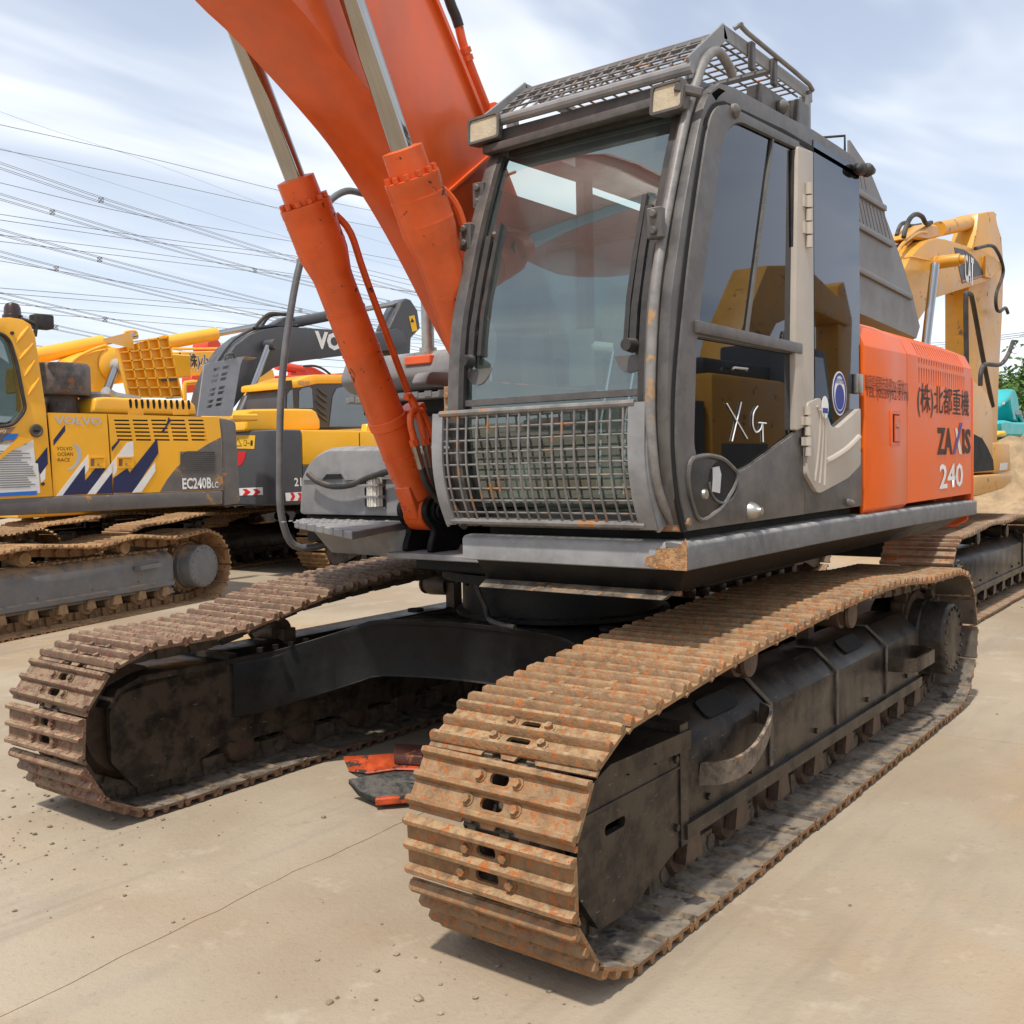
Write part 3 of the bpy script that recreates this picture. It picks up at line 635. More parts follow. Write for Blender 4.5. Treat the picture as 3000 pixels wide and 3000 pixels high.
for (a, b) in (((1216, 1305), (1235, 1372)), ((1248, 1302), (1262, 1368))):
    pa, pb = hang(a), hang(b); d = pb-pa
    mb = MB(); mb.lathe(pa, d, [(0, .012), (0, .021), (.03, .021), (.03, .018), (.05, .018), (.05, .022), (.062, .022), (.062, .019), (d.length, .019), (d.length, .01)], 8); mb.build('hose_fitting', MT['steel'], EX)
    mb = MB(); mb.lathe(pa-d.normalized()*.03, d, [(0, .012), (0, .024), (.03, .024), (.03, .012)], 6); mb.build('hose_nut', MT['orange_worn'], EX)
mb = MB(); mb.tube([hang((1235, 1370)), hang((1252, 1420)), hang((1290, 1470)), un(1330, 1510, 'y', -.1), un(1360, 1540, 'y', 0.05)], .019, 10, 5); mb.build('hose', MT['rubber'], EX)
mb = MB(); mb.tube([hang((1262, 1366)), hang((1275, 1410)), hang((1300, 1455)), un(1335, 1495, 'y', -.1), un(1365, 1530, 'y', 0.05)], .019, 10, 5); mb.build('hose', MT['rubber'], EX)
# pipe along the top of the boom
pp = [un(*q, 'y', .1) for q in [(1300, -60), (1326, 30), (1345, 90), (1350, 100)]]
mb = MB(); mb.tube([un(*q, 'y', .1) for q in [(1290, -90), (1318, 5), (1334, 45), (1345, 78)]], .024, 10, 4); mb.build('hose', MT['rubber'], EX)
mb = MB(); mb.tube([un(*q, 'y', .1) for q in [(1344, 76), (1352, 112), (1360, 140), (1373, 180), (1400, 250), (1432, 330)]], .021, 10, 3); mb.build('oil_pipe', MT['orange_worn'], EX)
for q in ((1361, 140), (1367, 162)):
    c = un(*q, 'y', .1); d = (un(1373, 180, 'y', .1)-un(1360, 140, 'y', .1)); mb = MB(); mb.lathe(c, d, [(0, .01), (0, .031), (.025, .031), (.025, .01)], 6); mb.build('pipe_nut', MT['orange_worn'], EX)
mb = MB(); c = un(1437, 327, 'y', .1); mb.box((c.x-.03, .04, c.z-.02), (c.x+.03, .15, c.z+.03)); mb.build('pipe_clamp', MT['orange_worn'], EX, bevel=.004, seg=1)

# ---- right-hand side: toolbox, step, tank, handrail, exhaust
def rbox(lo, hi, r, n=4):   # box rounded in plan (y,z) profile along x handled by bevel
    mb = MB(); mb.box(lo, hi); return mb
prof = rpoly([(-1.41, 1.325), (-.50, 1.325), (-.505, 1.52), (-.53, 1.70), (-1.16, 1.715), (-1.30, 1.665), (-1.385, 1.545)], [.03, .03, .02, .06, .05, .10, .03], 5)
mb = MB(); mb.loft([[(x, y*1.0, 1.325+(z-1.325)*k) for y, z in prof] for x, k in ((-.15, 1), (.52, 1), (.60, .985), (.64, .94))])
mb.build('toolbox', MT['boxgrey'], EX, bevel=.018, seg=2, ang=40)
fx = .6545
mb = MB(); mb.plate((fx-.001, -1.36, 1.535), (0, 1, 0), (0, 0, 1), [(.0, .002), (.16, .0), (.20, .035), (.33, .035), (.36, .0), (.85, .004), (.85, -.008), (.352, -.012), (.325, .022), (.205, .022), (.165, -.012), (0, -.010)], [], .02); mb.build('lid_edge', MT['boxgrey'], EX)
mb = MB(); mb.plate((.652, -1.19, 1.537), (0, 1, 0), (0, 0, 1), rpoly([(.0, -.006), (.16, -.006), (.135, .022), (.025, .022)], .006, 2), [], .004); mb.build('lid_grip', MT['blackflat'], EX)
mb = MB()
for k in range(3):
    mb.plate((.653, -.855, 1.375+k*.062), (0, 1, 0), (0, 0, 1), rpoly(rect(0, 0, .155, .046), .012, 3), [], .003)
mb.build('vent_opening', MT['blackflat'], EX)
mb = MB(); mb.lathe((.656, -.765, 1.378), (0, 0, 1), [(0, .02), (0, .045), (.155, .045), (.155, .02)], 16); 
for k in range(16):
    a = 2*math.pi*k/16; mb.bar((.656+.046*math.cos(a), -.765+.046*math.sin(a), 1.38), (.656+.046*math.cos(a), -.765+.046*math.sin(a), 1.53), .004, .008)
mb.build('filter_cartridge', MT['filter'], EX)
for k in range(4):
    mb = MB(); mb.box((.655, -.86, 1.3665+k*.062), (.708, -.70, 1.376+k*.062)) if k in (1, 2) else mb.box((.65, -.855, 1.3665+k*.062), (.656, -.70, 1.373+k*.062)); mb.build('vent_bar', MT['boxgrey'], EX)
# step plate with teeth
st = [(.62, -1.42), (.90, -1.16), (.93, -.73), (.66, -.48), (.60, -.48)]
sa, sb, sc_, sd_ = un(862, 1527, 'z', 1.30), un(1030, 1558, 'z', 1.30), un(1155, 1522, 'z', 1.31), un(900, 1512, 'z', 1.31)
st = [(.60, -1.43), (sa.x, sa.y), (sb.x, sb.y), (sc_.x-.05, sc_.y+.06), (.60, -.50)]
mb = MB(); mb.loft([[(x, y, 1.262) for x, y in st], [(x, y, 1.300) for x, y in st]]); mb.build('step_plate', MT['boxgrey'], EX, bevel=.005, seg=1)
mb = MB()
for i in range(7):
    for j in range(5):
        p = Vector((.64+j*.07, -1.30+i*.10+j*.02, 0))
        if p.x < .64+.30 and -1.35 < p.y < -.66: mb.cyl((p.x, p.y, 1.30), (p.x, p.y, 1.304), .014, .011, 8)
d_ = Vector((sb.x-sa.x, sb.y-sa.y, 0)); 
for i in range(6):
    c = Vector((sa.x, sa.y, 0))+d_*((i+.5)/6.4); n_ = Vector((d_.y, -d_.x, 0)).normalized(); n_ = n_ if n_.x > 0 else -n_
    mb.obox((c.x, c.y, 1.286), d_.normalized(), n_, (0, 0, 1), .020, .006, .016)
mb.build('step_tread', MT['boxgrey'], EX)
mb = MB(); mb.loft([[(.62, -1.36, 1.262), (.80, -1.12, 1.262), (.80, -.56, 1.262), (.70, -.465, 1.262), (.25, -.465, 1.262), (.25, -1.36, 1.262)], [(.50, -1.18, 1.12), (.72, -1.06, 1.12), (.76, -.56, 1.12), (.76, -.465, 1.12), (.25, -.465, 1.12), (.25, -1.18, 1.12)]])
mb.build('step_skirt', MT['deckgrey'], EX, bevel=.006, seg=1)
mb = MB(); mb.prism([(-.6, -1.40), (.60, -1.40), (.60, -.44), (-.6, -.44)], 'z', 1.16, 1.322); mb.build('side_frame', MT['black'], EX, bevel=.01, seg=1)
mb = MB(); mb.tube([(.40, -1.17, 1.20), (.66, -1.38, 1.13), (.76, -1.42, 1.30), (.765, -1.42, 1.62), (.735, -1.42, 2.05), (.66, -1.42, 2.45), (.56, -1.42, 2.80), (.42, -1.42, 3.08), (.22, -1.42, 3.26), (.0, -1.42, 3.29), (-.55, -1.42, 3.27), (-.72, -1.42, 3.15), (-.75, -1.42, 2.6), (-.75, -1.42, 2.0)], .021, 12, 5); mb.build('handrail', mat('handrail_paint', (.10, .10, .10), .45, var=.25, dust_side=.12, dust_col=(.3, .28, .25)), EX)
# drooping hose in front of the toolbox
mb = MB(); mb.tube([un(*q, 'x', .70) for q in [(903, 1388), (930, 1410), (975, 1425), (1030, 1420), (1090, 1395), (1150, 1378), (1210, 1362)]], .017, 10, 5); mb.build('hose', MT['rubber'], EX)
# engine side body behind the boom, with upper grey housing and footboard
mb = MB(); mb.box((-2.3, -1.36, 1.197), (-.15, -.42, 2.02)); mb.build('fuel_tank', MT['hoodgrey'], EX, bevel=.04, seg=2)
mp_ = rpoly([(-1.40, 2.06), (-.40, 2.06), (-.40, 2.24), (-.50, 2.30), (-1.30, 2.28), (-1.40, 2.18)], .04, 4)
hb0 = xz([(1150, 1130), (1165, 1055), (1195, 1042), (1335, 1030), (1350, 1150)], -.95)
mb = MB(); mb.prism(rpoly([(-2.2, 1.98), (.24, 2.03), (.33, 2.10), (.27, 2.235), (.18, 2.255), (-.25, 2.285), (-2.2, 2.33)], .04, 4), 'y', -1.38, -.48); mb.build('engine_hood', MT['hoodgrey'], EX, bevel=.03, seg=2)
mb = MB(); a = un(1230, 1090, 'y', -.45); mb.prism(rpoly([(a.x-.5, 2.02), (a.x+.02, 2.02), (a.x-.02, a.z), (a.x-.5, a.z+.02)], .03, 3), 'y', -.50, -.40); mb.build('hood_bulge', MT['hoodgrey'], EX, bevel=.02, seg=2)
mb = MB(); q0 = un(1170, 1150, 'z', 1.99); mb.box((-.35, -1.25, 1.965), (.40, -.36, 1.998)); mb.build('catwalk', MT['hoodgrey'], EX, bevel=.003, seg=1)
for k in range(9):
    mb = MB(); mb.box((.395, -1.22+k*.10, 1.975), (.404, -1.17+k*.10, 2.006)); mb.build('catwalk_tooth', MT['hoodgrey'], EX)
mb = MB(); mb.box((-.20, -1.2, 1.90), (.30, -.42, 1.963)); mb.build('catwalk_bracket', MT['blackflat'], EX)
c = un(1255, 1045, 'y', -.75)
mb = MB(); mb.box((c.x-.10, c.y-.10, c.z-.05), (c.x+.10, c.y+.10, c.z)); mb.build('stack_base', MT['orange_worn'], EX, bevel=.006, seg=1)
mb = MB(); mb.lathe((c.x, c.y, c.z), (0, 0, 1), [(0, .03), (0, .085), (.02, .085), (.02, .05), (.05, .05), (.05, .036), (.60, .036), (.60, .028)], 16); mb.build('exhaust_stack', MT['steel'], EX)
mb = MB(); mb.box((-.9, -.40, 1.2), (-.2, .38, 2.0)); mb.build('boom_foot_housing', MT['black'], EX, bevel=.02, seg=1)

# ---- engine house, left side (orange panels)
YS = 1.44
secs = [(YS, 1.318), (YS, 2.165), (1.395, 2.265), (1.25, 2.335), (1.0, 2.37)]
def house(x0, x1, name, m, zs=1.0):
    mb = MB(); ins = .03
    ring = [(y, z) for y, z in secs]+[(y-ins, z-ins) for y, z in reversed(secs)]
    mb.loft([[(x, y, z+(.02 if z > 2 else 0)*(x+.7)/2.2*-1) for y, z in ring] for x in (x0, x1)])
    return mb.build(name, m, EX, bevel=.006, seg=2, ang=20)
house(-.690, -1.425, 'service_door', MT['orange_side'])
# rear panel with vent slots: lower side plate, sloping shoulder plate
def slots(n, a0, a1, b0, b1, w): 
    L = []
    for k in range(n):
        c = a0+(a1-a0)*k/(n-1); L.append(rpoly(rect(c-w/2, b0, c+w/2, b1), w*.45, 2))
    return L
X0, X1 = -1.433, -2.93
so = un(0, 0, 'y', 0)
sA = xz([(2691, 1077), (2824, 1099), (2696, 1130), (2826, 1145)], YS)
zhi, zlo = 2.118, 2.012
lower_slots = slots(21, 1.665, 2.72, zlo, zhi-.004, .020)
upper_slots = slots(20, 1.665, 2.69, 2.130, 2.168, .020)
mb = MB(); mb.plate((0, YS, 0), (-1, 0, 0), (0, 0, 1), rect(-X0, 1.318, -X1, 2.172), lower_slots+upper_slots, .012); mb.build('vent_panel', MT['orange_side'], EX)
for (ya, za_), (yb, zb_) in (((YS, 2.173), (1.395, 2.265)), ((1.3945, 2.266), (1.25, 2.335))):
    sh = Vector((0, yb-ya, zb_-za_)); Ls = sh.length; sh.normalize()
    mb = MB(); mb.plate((0, ya, za_), (-1, 0, 0), sh, rect(-X0, 0, -X1, Ls), slots(20, 1.665, 2.69, .002, Ls-.004, .020), .012); mb.build('vent_panel', MT['orange_side'], EX)
mb = MB(); mb.box((X1, .70, 2.25), (X0, 1.25, 2.34)); mb.build('hood_top', MT['orange_side'], EX, bevel=.01, seg=1)
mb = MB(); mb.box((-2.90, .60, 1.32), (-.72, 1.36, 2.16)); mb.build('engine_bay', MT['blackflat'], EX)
mb = MB(); mb.prism([(YS-.004, 1.315), (YS-.004, 2.168), (1.396, 2.21), (1.30, 2.0), (1.30, 1.315)], 'x', -1.434, -1.424); mb.build('panel_gap', MT['blackflat'], EX)
# latch
c = un(2622, 1255, 'y', YS)
mb = MB(); mb.plate((c.x, YS+.006, c.z), (-1, 0, 0), (0, 0, 1), rpoly(rect(-.085, -.098, .085, .098), .008, 2), [rpoly(rect(-.06, -.078, .066, .078), .006, 2)], .01); mb.build('latch_frame', MT['orange_worn'], EX)
mb = MB(); mb.plate((c.x, YS+.0015, c.z), (-1, 0, 0), (0, 0, 1), rect(-.06, -.078, .066, .078), [], .001); mb.build('latch_recess', MT['blackflat'], EX)
mb = MB(); mb.box((c.x-.060, YS+.002, c.z-.074), (c.x+.025, YS+.010, c.z+.07)); mb.build('latch_flap', MT['orange_worn'], EX, bevel=.002, seg=1)
mb = MB(); mb.cyl((c.x-.015, YS+.009, c.z+.01), (c.x-.015, YS+.018, c.z+.01), .013, .011, 10); mb.build('lock_cylinder', MT['steel'], EX)
# counterweight: rounded tail
cw = [(-2.94, 1.435), (-3.0, 1.42), (-3.05, 1.36), (-3.10, 1.22), (-3.16, .80), (-3.19, .3), (-3.19, -.3), (-3.16, -.80), (-3.08, -1.22), (-2.98, -1.40), (-2.55, -1.40), (-2.55, 1.30), (-2.94, 1.30)]
def cwr(k, z): return [(-2.6+(x+2.6)*k if x < -2.95 else x, y*(k if x < -2.93 else 1), z) for x, y in cw]
mb = MB(); mb.loft([cwr(.93, 1.085), cwr(.985, 1.13), cwr(1.0, 1.25), cwr(1.0, 1.98), cwr(.985, 2.08), cwr(.93, 2.19), cwr(.83, 2.27)]); mb.build('counterweight', MT['orange'], EX, bevel=.008, seg=1, ang=40)
mb = MB(); mb.loft([[(x, 1.446, z) for z in (0,)]+[] for x in ()]) if False else mb.prism([(-2.932, 1.385), (-2.932, 1.446), (-2.965, 1.446), (-3.01, 1.40)], 'z', 1.26, 2.12); mb.build('corner_rib', MT['orange'], EX, bevel=.008, seg=2)
# raised engine hood standing behind the cab
YH = .55
ho = xz([(2490, 410), (2545, 492), (2589, 600), (2592, 630), (2640, 760), (2672, 862), (2694, 955), (2684, 990), (2490, 905)], YH)
HU = (-1, 0, 0); HV = (0, 0, 1); fl = lambda L: [(-a, b) for a, b in L]
hs = []
for k in range(9):
    a = un(2504+k*10.5, 572+k*6.2, 'y', YH); b = un(2519+k*10.5+k*.6, 650+k*6.4, 'y', YH); w = .019
    hs.append([(-a.x-w/2, a.z), (-a.x+w/2, a.z), (-b.x+w/2, b.z), (-b.x-w/2, b.z)])
for k in range(3):
    a = un(2500+k*12, 470+k*7, 'y', YH); b = un(2514+k*12, 545+k*7, 'y', YH); w = .016
    hs.append([(-a.x-w/2, a.z), (-a.x+w/2, a.z), (-b.x+w/2, b.z), (-b.x-w/2, b.z)])
mb = MB(); mb.plate((0, YH, 0), HU, HV, fl(ho), hs, .02); mb.build('raised_hood', MT['hoodgrey'], EX)
mb = MB(); ed = [(a, b) for a, b in ho]
mb.loft([[(x, y, z) for x, z in ed[1:8]] + [(x-.012, y, z-.004) for x, z in reversed(ed[1:8])] for y in (YH, YH-.75)]); mb.build('raised_hood_rim', MT['hoodgrey'], EX)
for pa, pb in (((2500, 558), (2590, 612)), ((2500, 655), (2610, 718)), ((2510, 790), (2668, 872))):
    a = un(*pa, 'y', YH); b = un(*pb, 'y', YH); mb = MB(); mb.bar((a.x, YH+.012, a.z), (b.x, YH+.012, b.z), .026, .045); mb.build('hood_rib', MT['hoodgrey'], EX, bevel=.008, seg=2)
hb = xz([(2490, 905), (2684, 990), (2694, 955), (2490, 862)], YH)
mb = MB(); mb.loft([[(x, YH-.002, z) for x, z in hb], [(x-.02, YH-.12, z-.06) for x, z in hb]]); mb.build('raised_hood_lip', mat('hood_lip_bounce_tint', (.13, .10, .09), .5, var=.2), EX)  # darker reddish tint paints in the orange reflected from the panels below

# lettering on the orange side
U_ = Vector((-1, 0, 0)); V_ = Vector((0, 0, 1))
def side_text(body, px0, px1, m, y=YS, bold=0, shear=0, name='lettering', parent=None, t=.003):
    a = un(*px0, 'y', y); b = un(*px1, 'y', y)     # lower-left, upper-right
    text(body, parent or EX, (a.x, y, a.z), U_, V_, a.x-b.x, b.z-a.z, m, name, bold, shear, t)
side_text('静岡県裾野市茶畑2061番地の1', (2532, 1143), (2659, 1116), MT['faint'], bold=0)
side_text('TEL.(0559)92-5178', (2535, 1171), (2660, 1149), MT['faint'], bold=0)
side_text('(株)北都重機', (2687, 1221), (2838, 1145), MT['ink'], bold=.004)
za = un(2745, 1338, 'y', YS); zb = un(2843, 1262, 'y', YS)
zw = za.x-zb.x; zh = zb.z-za.z; zz0 = za.z+.012
text('ZA', EX, (za.x, YS, zz0), U_, V_, zw*.43, zh, MT['brown'], 'lettering', .035, 0, .003)
text('IS', EX, (za.x-zw*.735, YS, zz0), U_, V_, zw*.265, zh, MT['brown'], 'lettering', .035, 0, .003)
mb = MB(); mb.plate((za.x-zw*.44, YS+.003, zz0), U_, V_, [(.0+zw*.06, zh), (zw*.13, zh), (zw*.28, 0), (zw*.19, 0)], [], .001); mb.build('emblem_stroke', MT['cream'], EX)
mb = MB(); mb.plate((za.x-zw*.44, YS+.005, zz0), U_, V_, [(0, 0), (zw*.06, 0), (zw*.29, zh*1.22), (zw*.22, zh*1.22)], [], .001); mb.build('emblem_stroke', MT['violet'], EX)
side_text('240', (2751, 1434), (2820, 1356), MT['white'], bold=.02)
# ---------------------------------------------------------------- cab (welded frame, door, panes)
YC = 1.42; YI = .385
front = [(1.27, 1.335), (1.335, 1.46), (1.372, 1.64), (1.382, 1.83), (1.348, 2.15), (1.285, 2.37), (1.215, 2.58), (1.10, 2.86), (1.03, 2.97), (.94, 3.03)]
fs = spl2(front, 5)
def fx_at(z):
    for (x0, z0), (x1, z1) in zip(fs[:-1], fs[1:]):
        if z0 <= z <= z1: return x0+(x1-x0)*(z-z0)/(z1-z0+1e-9)
    return fs[-1][0]
CAB = None
mb = MB()   # floor, rear wall, roof, sill, pillars in one welded shell
mb.box((-.68, YI+.02, 1.335), (1.22, YC-.02, 1.40))
roof = [(1.02, 2.985), (.93, 3.045), (.80, 3.065), (.30, 3.085), (-.05, 3.105), (-.60, 3.108), (-.675, 3.06), (-.68, 2.98), (.2, 2.97), (.94, 2.95)]
mb.prism(roof, 'y', YI, YC)
for y0, y1 in ((YI, YI+.060), (YC-.10, YC)):
    ring = lambda x, z, d: [(x, y0, z), (x, y1, z), (x-d, y1, z), (x-d, y0, z)]
    mb.loft([ring(x, z, .075) for x, z in fs])
mb.loft([[(x, YI+.08, z), (x, YC-.09, z), (x-.06, YC-.09, z), (x-.06, YI+.08, z)] for x, z in fs[:3]])
mb.loft([[(x, YI+.08, z), (x, YC-.09, z), (x-.09, YC-.09, z+.01), (x-.09, YI+.08, z+.01)] for x, z in fs[-5:]])
mb.box((-.68, YI, 1.34), (-.62, YI+.08, 3.0)); mb.box((-.68, YC-.07, 1.34), (-.64, YC-.012, 3.05))
mb.box((-.68, YI, 1.34), (1.25, YI+.05, 1.95)); mb.box((-.68, YI, 1.34), (-.64, YC-.03, 2.0))
mb.box((-.68, YI, 2.90), (-.64, YC-.03, 3.0)); mb.box((.30, YI, 1.9), (.38, YI+.05, 3.0))
CAB = mb.build('cab', MT['cabgrey'], EX, bevel=.012, seg=2)
mb = MB(); mb.box((-.66, .44, 1.197), (1.18, 1.37, 1.334)); mb.build('cab_mount', MT['blackflat'], CAB)
# door plate
gap = [(1.262, 1.338), (1.312, 1.46), (1.338, 1.60), (1.342, 1.70), (1.325, 1.90), (1.25, 2.235), (1.19, 2.45), (1.12, 2.67), (1.052, 2.855), (.985, 2.935), (.89, 2.972)]
gs = spl2(gap, 4)
door = gs+[(.30, 2.995), (.16, 3.0), (.13, 2.95), (.13, 1.338)]
upw = rpoly([(1.152, 2.112), (1.064, 2.425), (.925, 2.85), (.80, 2.935), (.43, 2.952), (.19, 2.965), (.20, 2.095)], [.02, 0, .10, .10, 0, .02, .02], 5)
low = rpoly([(1.172, 2.055), (1.208, 1.62), (1.10, 1.545), (.79, 1.545), (.212, 1.712), (.206, 2.06)], [.02, .08, .1, .10, .03, .02], 5)
fl = lambda L: [(-a, b) for a, b in L]
mb = MB(); mb.plate((0, YC+.012, 0), U_, V_, fl(door), [fl(upw), fl(low)], .045); DOOR = mb.build('door', MT['cabgrey'], CAB, bevel=.007, seg=2, ang=60)
mb = MB(); mb.prism(rpoly([(1.045, 2.93), (1.01, 3.0), (.93, 3.045), (.80, 3.055), (.80, 3.0), (.92, 2.985), (.985, 2.945)], .012, 2), 'y', YC-.09, YC-.003); mb.build('corner_gusset', MT['cabgrey'], CAB, bevel=.006, seg=1)
# dark seal in the door gap
mb = MB(); mb.strip([(x+.011, YC-.002, z) for x, z in gs]+[(.3, YC-.002, 3.008), (-.66, YC-.002, 3.02)], .012, .022, (0, 1, 0)); mb.build('door_seal', MT['blackflat'], CAB)
mb = MB(); mb.plate((0, YC-.004, 0), U_, V_, fl(upw), [], .005); mb.build('door_window', MT['gl_side'], CAB)
mb = MB(); mb.plate((0, YC-.004, 0), U_, V_, fl(low), [], .005); mb.build('door_window', MT['gl_side'], CAB)
mb = MB(); mb.bar((1.19, YC+.016, 2.088), (.175, YC+.016, 2.082), .028, .048); mb.build('window_rail', MT['cabgrey'], CAB, bevel=.008, seg=2)
def edge_strip(loop, name, m, w=.012, y=YC+.002):
    mb = MB(); L = [(x, y, z) for x, z in loop]; mb.tube(L+[L[0]], w/2, 6); mb.build(name, m, CAB)
edge_strip(upw, 'window_seal', MT['rubber']); edge_strip(low, 'window_seal', MT['rubber'])
a = un(2263, 398, 'y', YC); b = un(2186, 980, 'y', YC)
mb = MB(); mb.bar((a.x, YC+.001, a.z), (b.x, YC+.001, b.z), .012, .014); mb.build('sash_bar', MT['cabgrey'], CAB)
mb = MB(); mb.box((.195, YC-.006, 2.11), (.222, YC+.006, 2.95)); mb.build('sash_frame', MT['rubber'], CAB)
mb = MB(); mb.tube([un(*q, 'y', YC+.02) for q in [(2146, 1082), (2150, 1077), (2190, 1081), (2187, 1086)]], .0050, 6); mb.build('window_catch', MT['steel'], CAB)
# teardrop handle
c = un(2074, 1435, 'y', YC); 
hp = rpoly(fl(xz([(2020, 1345), (2065, 1332), (2115, 1342), (2158, 1385), (2150, 1425), (2110, 1490), (2060, 1525), (2040, 1520), (2018, 1450), (2012, 1390)], YC+.014)), .05, 4)
mb = MB(); mb.plate((0, YC+.016, 0), U_, V_, hp, [], .006); mb.build('handle_plate', mat('handle_black', (.022, .021, .021), .35, var=.2, dust_side=.04), CAB, bevel=.004, seg=2)
mb = MB(); L = [(-x, YC+.018, z) for x, z in hp]; mb.tube(L+[L[0]], .009, 6); mb.build('handle_rim', MT['cabgrey'], CAB)
cu = un(2108, 1410, 'y', YC)
mb = MB(); mb.plate((cu.x, YC+.0175, cu.z), U_, V_, oval(0, 0, .125, .085, 24), [], .001); mb.build('handle_recess', MT['blackflat'], CAB)
mb = MB(); L = [(cu.x-.125*math.cos(t), YC+.018, cu.z+.085*math.sin(t)) for t in [R_(180+k*9) for k in range(21)]]; mb.tube(L, .006, 6); mb.build('handle_lip', MT['cabgrey'], CAB)
mb = MB(); q = fl(xz([(2088, 1370), (2106, 1366), (2112, 1390), (2108, 1445), (2088, 1440), (2090, 1400)], YC+.02)); mb.plate((0, YC+.022, 0), U_, V_, q, [], .006); mb.build('handle_grip', MT['silver'], CAB)
c = un(2052, 1448, 'y', YC); mb = MB(); mb.cyl((c.x, YC+.014, c.z), (c.x, YC+.026, c.z), .022, .018, 14); mb.build('lock_cylinder', MT['steel'], CAB)
c = un(2192, 1497, 'y', YC); mb = MB(); mb.lathe((c.x, YC+.010, c.z), (0, 1, 0), [(0, .04), (.015, .036), (.03, .026), (.04, .018), (.05, .016), (.052, .004)], 16); mb.build('door_bumper', MT['steel'], CAB)
c = un(2480, 1470, 'y', YC); mb = MB(); mb.lathe((c.x+.05, YC+.012, c.z), (-1, 0, -.1), [(0, .004), (.01, .02), (.09, .018), (.13, .006)], 10); mb.build('door_stop', MT['cabgrey'], CAB)
c = un(2133, 288, 'y', YC); mb = MB(); mb.lathe((c.x-.03, YC+.008, c.z-.045), (0, 1, 0), [(0, .03), (.015, .028), (.02, .022), (.03, .005)], 14); mb.build('door_bolt_cap', MT['cabgrey'], CAB)
# rear quarter: glass, lower panel, beige pillar and cover
mb = MB(); mb.plate((0, YC+.004, 0), U_, V_, rect(.035, 1.60, .665, 3.055), [], .006); mb.build('rear_quarter_window', MT['gl_side'], CAB)
mb = MB(); mb.plate((0, YC+.012, 0), U_, V_, [(-.125, 1.338), (.672, 1.338), (.672, 1.62), (.30, 1.47), (.02, 1.52), (-.125, 1.60)], [], .03); mb.build('rear_lower_panel', MT['cabgrey'], CAB, bevel=.006, seg=2)
mb = MB(); mb.plate((0, YC+.022, 0), U_, V_, rpoly(fl(xz([(2337, 428), (2381, 445), (2384, 1168), (2358, 1192), (2357, 1250), (2330, 1262), (2329, 1000)], YC+.02)), .012, 3), [], .035); mb.build('beige_pillar', MT['beige'], CAB, bevel=.008, seg=2)
pil = [(2331, 1255), (2357, 1245), (2359, 1390), (2352, 1375), (2340, 1290)]
cov = xz([(2361, 1180), (2397, 1165), (2408, 1190), (2430, 1250), (2450, 1254), (2516, 1195), (2516, 1362), (2480, 1400), (2400, 1443), (2388, 1443), (2358, 1392)], YC+.02)
mb = MB(); mb.plate((0, YC+.030, 0), U_, V_, rpoly(fl(cov), .02, 3), [], .04); mb.build('beige_cover', MT['beige'], CAB, bevel=.012, seg=3, ang=60)
for k in range(3):
    L = [un(*q, 'y', YC+.03) for q in [(2393+k*9, 1190+k*10), (2402+k*8, 1230+k*14), (2396+k*11, 1330), (2386+k*14, 1410+k*6)]]
    mb = MB(); mb.tube(L, .007, 6, 4); mb.build('cover_rib', MT['beige'], CAB)
L = [un(*q, 'y', YC+.03) for q in [(2418, 1352), (2440, 1342), (2480, 1315), (2515, 1280)]]
mb = MB(); mb.tube(L, .016, 8, 4); mb.build('cover_crease', MT['beige'], CAB)
for z0, z1, px in ((2.535, 2.83, 2370), (1.60, 1.83, 2362)):
    x = un(px, 1000, 'y', YC+.03).x; mb = MB(); n = 5
    for k in range(n):
        a = z0+(z1-z0)*k/n; mb.cyl((x, YC+.034, a+.004), (x, YC+.034, a+(z1-z0)/n-.004), .018 if k % 2 else .016, None, 12)
        if k % 2: mb.box((x, YC+.022, a+.004), (x+.045, YC+.032, a+(z1-z0)/n-.004))
    mb.build('door_hinge', MT['beige'], CAB)
# latch on the quarter window, door-stop knob on the rear edge
c = un(2505, 1125, 'y', YC); mb = MB(); mb.box((c.x-.04, YC+.005, c.z-.05), (c.x+.045, YC+.03, c.z+.05)); mb.build('window_latch', MT['steel'], CAB, bevel=.008, seg=2)
c = un(2508, 500, 'y', YC); mb = MB(); mb.lathe((c.x+.08, YC+.03, c.z-.01), (-1, 0, .15), [(0, .004), (.02, .028), (.07, .034), (.10, .012), (.13, .012), (.16, .036), (.24, .02), (.25, .004)], 12); mb.build('window_knob', MT['rubber'], CAB)
# stickers
c = un(2456, 1153, 'y', YC); 
mb = MB(); mb.plate((c.x, YC+.0065, c.z), U_, V_, oval(0, 0, .100, .108, 40), [], .001); mb.build('round_sticker', MT['white'], CAB, label='round white and blue low-noise sticker')
mb = MB(); mb.plate((c.x, YC+.0080, c.z), U_, V_, oval(0, 0, .092, .100, 40), [oval(0, 0, .078, .086, 40)], .001); mb.build('sticker_ring', MT['stickblue'], CAB)
mb = MB(); mb.plate((c.x, YC+.0080, c.z), U_, V_, oval(0, -.018, .062, .062, 32), [], .001); mb.build('sticker_disc', MT['stickblue'], CAB)
text('超低騒音型', CAB, (c.x+.058, YC, c.z+.047), U_, V_, .116, .026, MT['stickblue'], 'sticker_text', .01, 0, .0105)
c2 = un(2415, 1193, 'y', YC+.03); mb = MB(); mb.plate((c2.x, YC+.034, c2.z), U_, V_, oval(0, 0, .045, .052, 28), [], .001); mb.build('small_sticker', MT['white'], CAB)
mb = MB(); mb.plate((c2.x, YC+.0355, c2.z-.012), U_, V_, rect(-.033, -.016, .033, .008), [], .001); mb.build('sticker_band', MT['stickblue'], CAB)
